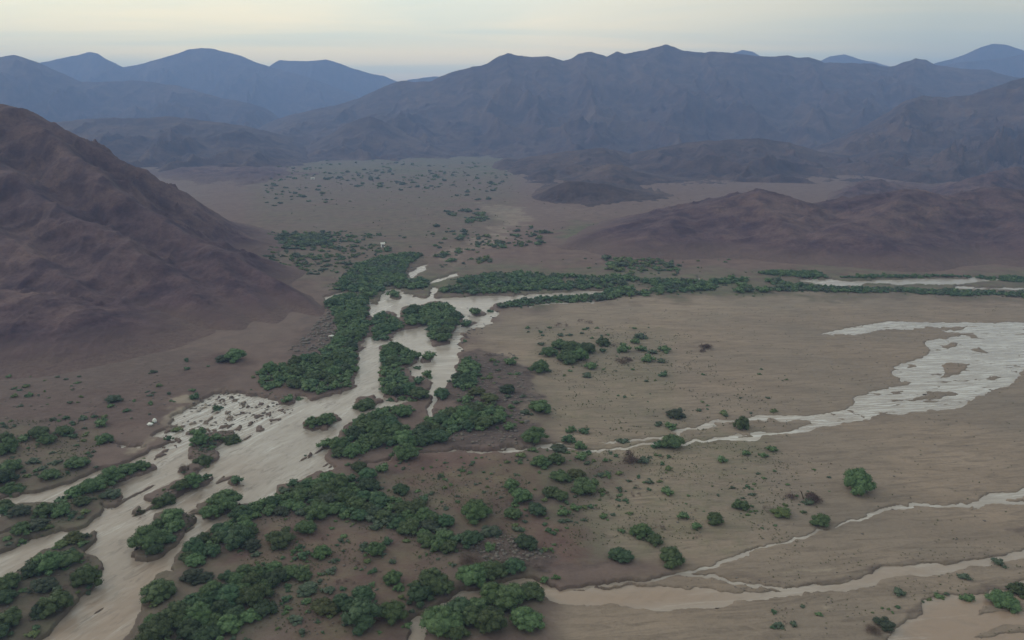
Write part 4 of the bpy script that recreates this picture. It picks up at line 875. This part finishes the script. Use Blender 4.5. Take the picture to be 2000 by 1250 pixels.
# smaller and farther scrub, joined by colour into one object
far_geo = [crown_geo(np.random.default_rng(300 + k), 6, 120, 0.042, 0.5, True, False, IV1, IT1) for k in range(6)]
dry_geo = [crown_geo(np.random.default_rng(330 + k), 4, 160, 0.030, 0.36, False, True) for k in range(3)]
Vs, Ts, Ms, n0 = [], [], [], 0
order = ['g', 'k', 'l', 'o', 'y', 'd']
for it in rest:
    V, T = random.choice(dry_geo if it['k'] == 'd' else far_geo)
    a = random.uniform(0, 6.28); c, s = math.cos(a), math.sin(a)
    V2 = np.stack([(V[:, 0] * c - V[:, 1] * s) * it['w'] + it['x'], (V[:, 0] * s + V[:, 1] * c) * it['w'] + it['y'], V[:, 2] * it['w'] * it['hf'] + it['z'] - 0.05], -1)
    Vs.append(V2); Ts.append(T + n0); n0 += len(V); Ms.append(np.full(len(T), order.index(it['k'])))
me = tri_mesh('distant_scrub', np.concatenate(Vs), np.concatenate(Ts), None)
for k in order: me.materials.append(MAT[k])
me.polygons.foreach_set('material_index', np.concatenate(Ms).astype(np.int32))
sc = bpy.data.objects.new('distant_scrub', me); C.objects.link(sc)
stuff(sc, 'low scrub and bushes spread over the far valley floor and banks', 'scrub')

# ------------------------------------------------------------------ stones, tufts, small things
def rock_geo(rng, iv, it, flat=0.6):
    q = 1 + 0.35 * fbm(iv[:, 0] * 1.7 + rng.uniform(0, 99), iv[:, 1] * 1.7 + iv[:, 2] * 1.7, 2, 9)
    return iv * q[:, None] * np.array([1, rng.uniform(0.6, 0.95), flat]), it
rocks = [rock_geo(np.random.default_rng(400 + k), IV1, IT1) for k in range(6)]
def scatter_stones(name, zones, mat, label, cat, seed):
    r = random.Random(seed); Vs, Ts, n = [], [], 0
    for (P, cnt, lo, hi, flat) in zones:
        p = np.array(P, float); gx, gy = ground_pt(p[:, 0], p[:, 1]); got = 0
        while got < cnt:
            x = r.uniform(gx.min(), gx.max()); y = r.uniform(gy.min(), gy.max()); a, b = to_px(x, y)
            if not inpoly(np.array([a]), np.array([b]), P)[0]: continue
            got += 1
            V, T = r.choice(rocks); s = lo + (hi - lo) * r.random() ** 2.2; t = r.uniform(0, 6.28); c, q = math.cos(t), math.sin(t)
            z = max(float(height(np.array([x]), np.array([y]))[0]), -0.15)
            Vs.append(np.stack([(V[:, 0] * c - V[:, 1] * q) * s + x, (V[:, 0] * q + V[:, 1] * c) * s + y, V[:, 2] * s * flat + z + s * 0.1], -1)); Ts.append(T + n); n += len(V)
    me = tri_mesh(name, np.concatenate(Vs), np.concatenate(Ts), mat, True)
    o = bpy.data.objects.new(name, me); C.objects.link(o); return stuff(o, label, cat)
scatter_stones('river_stones', [([(380, 790), (432, 766), (560, 776), (570, 800), (470, 840), (390, 845), (340, 830)], 380, 0.2, 0.8, 0.9), ([(560, 690), (600, 660), (640, 610), (655, 650), (650, 680), (600, 695)], 220, 0.4, 1.5, 0.9),
    ([(890, 600), (975, 600), (960, 640), (900, 700), (885, 700)], 70, 0.3, 1.0, 0.7)], MAT['stone'], 'dark boulders strewn through the rapids and along the hill foot', 'stones', 3)
scatter_stones('clods', [([(905, 700), (1000, 690), (1045, 760), (1050, 840), (1000, 880), (880, 880), (890, 800)], 700, 0.2, 0.9, 0.5), ([(880, 1060), (1000, 1050), (1080, 1100), (960, 1120)], 320, 0.15, 0.7, 0.5),
    ([(1080, 1160), (1400, 1145), (1700, 1120), (1660, 1150), (1300, 1190), (1080, 1180)], 90, 0.08, 0.3, 0.7), ([(1340, 1120), (1560, 1140), (1560, 1165), (1340, 1140)], 60, 0.1, 0.35, 0.7),
    ([(1100, 900), (1600, 880), (1600, 1060), (1200, 1080)], 220, 0.08, 0.35, 0.6), ([(500, 1020), (900, 1080), (800, 1250), (520, 1250)], 260, 0.1, 0.4, 0.6), ([(760, 900), (1060, 890), (1000, 1040), (900, 1040)], 200, 0.1, 0.45, 0.6),
    ([(0, 760), (400, 730), (300, 850), (0, 930)], 260, 0.15, 0.6, 0.6), ([(1500, 1080), (2000, 1050), (2000, 1250), (1500, 1250)], 160, 0.08, 0.3, 0.6)] + [(p, 60, 0.12, 0.5, 0.5) for p in ISL[:1] + ISL[8:13]] + [([(0, 1140), (190, 1040), (150, 1200), (0, 1250)], 160, 0.12, 0.45, 0.5), ([(1060, 590), (2000, 590), (2000, 1060), (1100, 1060)], 500, 0.1, 0.5, 0.35)], MAT['stone'], 'dark clods, stones and flood litter scattered over the soil', 'debris', 4)
tv, ti = [], []
def tuft(x, y, z, s, r, n):
    for j in range(7):
        a = r.uniform(0, 6.28); ln = s * r.uniform(0.6, 1.1); w = s * 0.16
        bx, by = x + r.uniform(-.3, .3) * s, y + r.uniform(-.3, .3) * s
        tv.extend([(bx - w * math.sin(a), by + w * math.cos(a), z - .02), (bx + w * math.sin(a), by - w * math.cos(a), z - .02), (bx + ln * .6 * math.cos(a), by + ln * .6 * math.sin(a), z + ln * 0.7)])
        ti.append((n, n + 1, n + 2)); n += 3
    return n
r = random.Random(9); n = 0
TZ = [([(1000, 880), (1560, 860), (1560, 1060), (1200, 1100), (1000, 1100)], 1500, .35), ([(420, 1010), (1000, 900), (1000, 1250), (540, 1250)], 2600, .35), ([(0, 830), (240, 820), (150, 940), (0, 950)], 700, .45),
      ([(0, 1000), (230, 960), (180, 1240), (0, 1260)], 1300, .35), ([(1040, 640), (1330, 640), (1560, 840), (1060, 860)], 900, .5), ([(1500, 1060), (2000, 1050), (2000, 1250), (1500, 1250)], 500, .3)] + [(p, 260, .4) for p in ISL[:1] + ISL[8:13]] + [([(500, 300), (1500, 300), (1500, 560), (500, 560)], 2600, 1.3), ([(1060, 600), (2000, 600), (2000, 1060), (1100, 1060)], 1400, .4)]
for (P, cnt, s) in TZ:
    p = np.array(P, float); gx, gy = ground_pt(p[:, 0], p[:, 1])
    xs = np.array([r.uniform(gx.min(), gx.max()) for _ in range(cnt * 2)]); ys = np.array([r.uniform(gy.min(), gy.max()) for _ in range(cnt * 2)])
    a, b = to_px(xs, ys); ok = inpoly(a, b, P) & (sample(W1, a, b) < 0.2) & (fbm(xs / 9, ys / 9, 3, 66) > -0.05); xs, ys = xs[ok], ys[ok]; zs = height(xs, ys)
    for x, y, z in zip(xs, ys, zs): n = tuft(x, y, z, s * r.uniform(.6, 1.5), r, n)
me = tri_mesh('dry_grass', tv, ti, MAT['o']); o = bpy.data.objects.new('dry_grass', me); C.objects.link(o); stuff(o, 'tufts of dry olive grass dotted over the soil', 'grass')

# two pale boulders on the left bank
def single_rock(px, py, sx, sy, sz, label, seed, mat='pale', name='pale_boulder', cat='boulder', group=None):
    V, T = rock_geo(np.random.default_rng(seed), IV2, IT2, 0.7)
    V = V * np.array([sx, sy, sz]) + 0
    me = tri_mesh(name, V, T, MAT[mat], True); o = bpy.data.objects.new(name, me); C.objects.link(o)
    x, y = ground_pt(px, py); o.location = (float(x), float(y), float(height(np.array([x]), np.array([y]))[0]) + sz * 0.35)
    o['label'] = label; o['category'] = cat
    if group: o['group'] = group
    return o
single_rock(294, 836, 0.95, 0.9, 0.8, 'flat white boulder on the left bank, left of its taller neighbour', 1, group='white boulders on the left bank')
single_rock(303, 830, 0.75, 1.1, 1.3, 'taller white boulder on the left bank, right of the flat one', 2, group='white boulders on the left bank')
single_rock(648, 664, 1.3, 1.0, 1.0, 'pale boulder at the hill foot beside the big thicket', 3)
# tiny far houses
mw = M('white_plaster', 0.8); mw.color((0.74, 0.72, 0.68)); MAT['plaster'] = mw.m
md = M('dark_door', 0.7); md.color((0.06, 0.05, 0.05)); MAT['door'] = md.m
def boxmesh(name, x0, x1, y0, y1, z0, z1, mat):
    V = [(x, y, z) for z in (z0, z1) for y in (y0, y1) for x in (x0, x1)]
    T = [(0, 2, 3, 1), (4, 5, 7, 6), (0, 1, 5, 4), (2, 6, 7, 3), (0, 4, 6, 2), (1, 3, 7, 5)]
    return tri_mesh(name, V, T, mat)
def hut(px, py, w, label):
    x, y = ground_pt(px, py); z = float(height(np.array([x]), np.array([y]))[0])
    root = bpy.data.objects.new('hut', None); C.objects.link(root); root.location = (float(x), float(y), z - .1); root.rotation_euler = (0, 0, 0.2)
    root['label'] = label; root['category'] = 'hut'; root['group'] = 'white huts on the valley floor'
    for nm, me in (('wall', boxmesh('wall', -w / 2, w / 2, -2, 2, 0, 3, MAT['plaster'])), ('roof', boxmesh('roof', -w / 2 - .25, w / 2 + .25, -2.25, 2.25, 3.003, 3.25, MAT['plaster'])),
                   ('door', boxmesh('door', -.5, .5, -2.06, -2.003, 0.05, 2.1, MAT['door'])), ('window', boxmesh('window', w * .22, w * .22 + .9, -2.06, -2.003, 1.1, 2.0, MAT['door']))):
        o = bpy.data.objects.new(nm, me); C.objects.link(o); o.parent = root
hut(611, 354, 6.5, 'small white hut by a green clump at the far left of the valley')
hut(748, 485, 3.2, 'tiny white hut on the valley scrub above the river fork')

# ------------------------------------------------------------------ haze
hz = boxmesh('haze', -15500, 15500, -1700, 12500, -8, 745, None)
hm = bpy.data.materials.new('haze_air'); hm.use_nodes = True; t = hm.node_tree; t.nodes.clear()
oo = t.nodes.new('ShaderNodeOutputMaterial'); pv = t.nodes.new('ShaderNodeVolumePrincipled')
pv.inputs['Color'].default_value = HAZE_COL; pv.inputs['Density'].default_value = HAZE_DENS; pv.inputs['Anisotropy'].default_value = 0.0
t.links.new(pv.outputs[0], oo.inputs['Volume'])
hz.materials.append(hm); ho = bpy.data.objects.new('haze', hz); C.objects.link(ho)
stuff(ho, 'blue haze filling the valley air and veiling the mountains', 'haze')
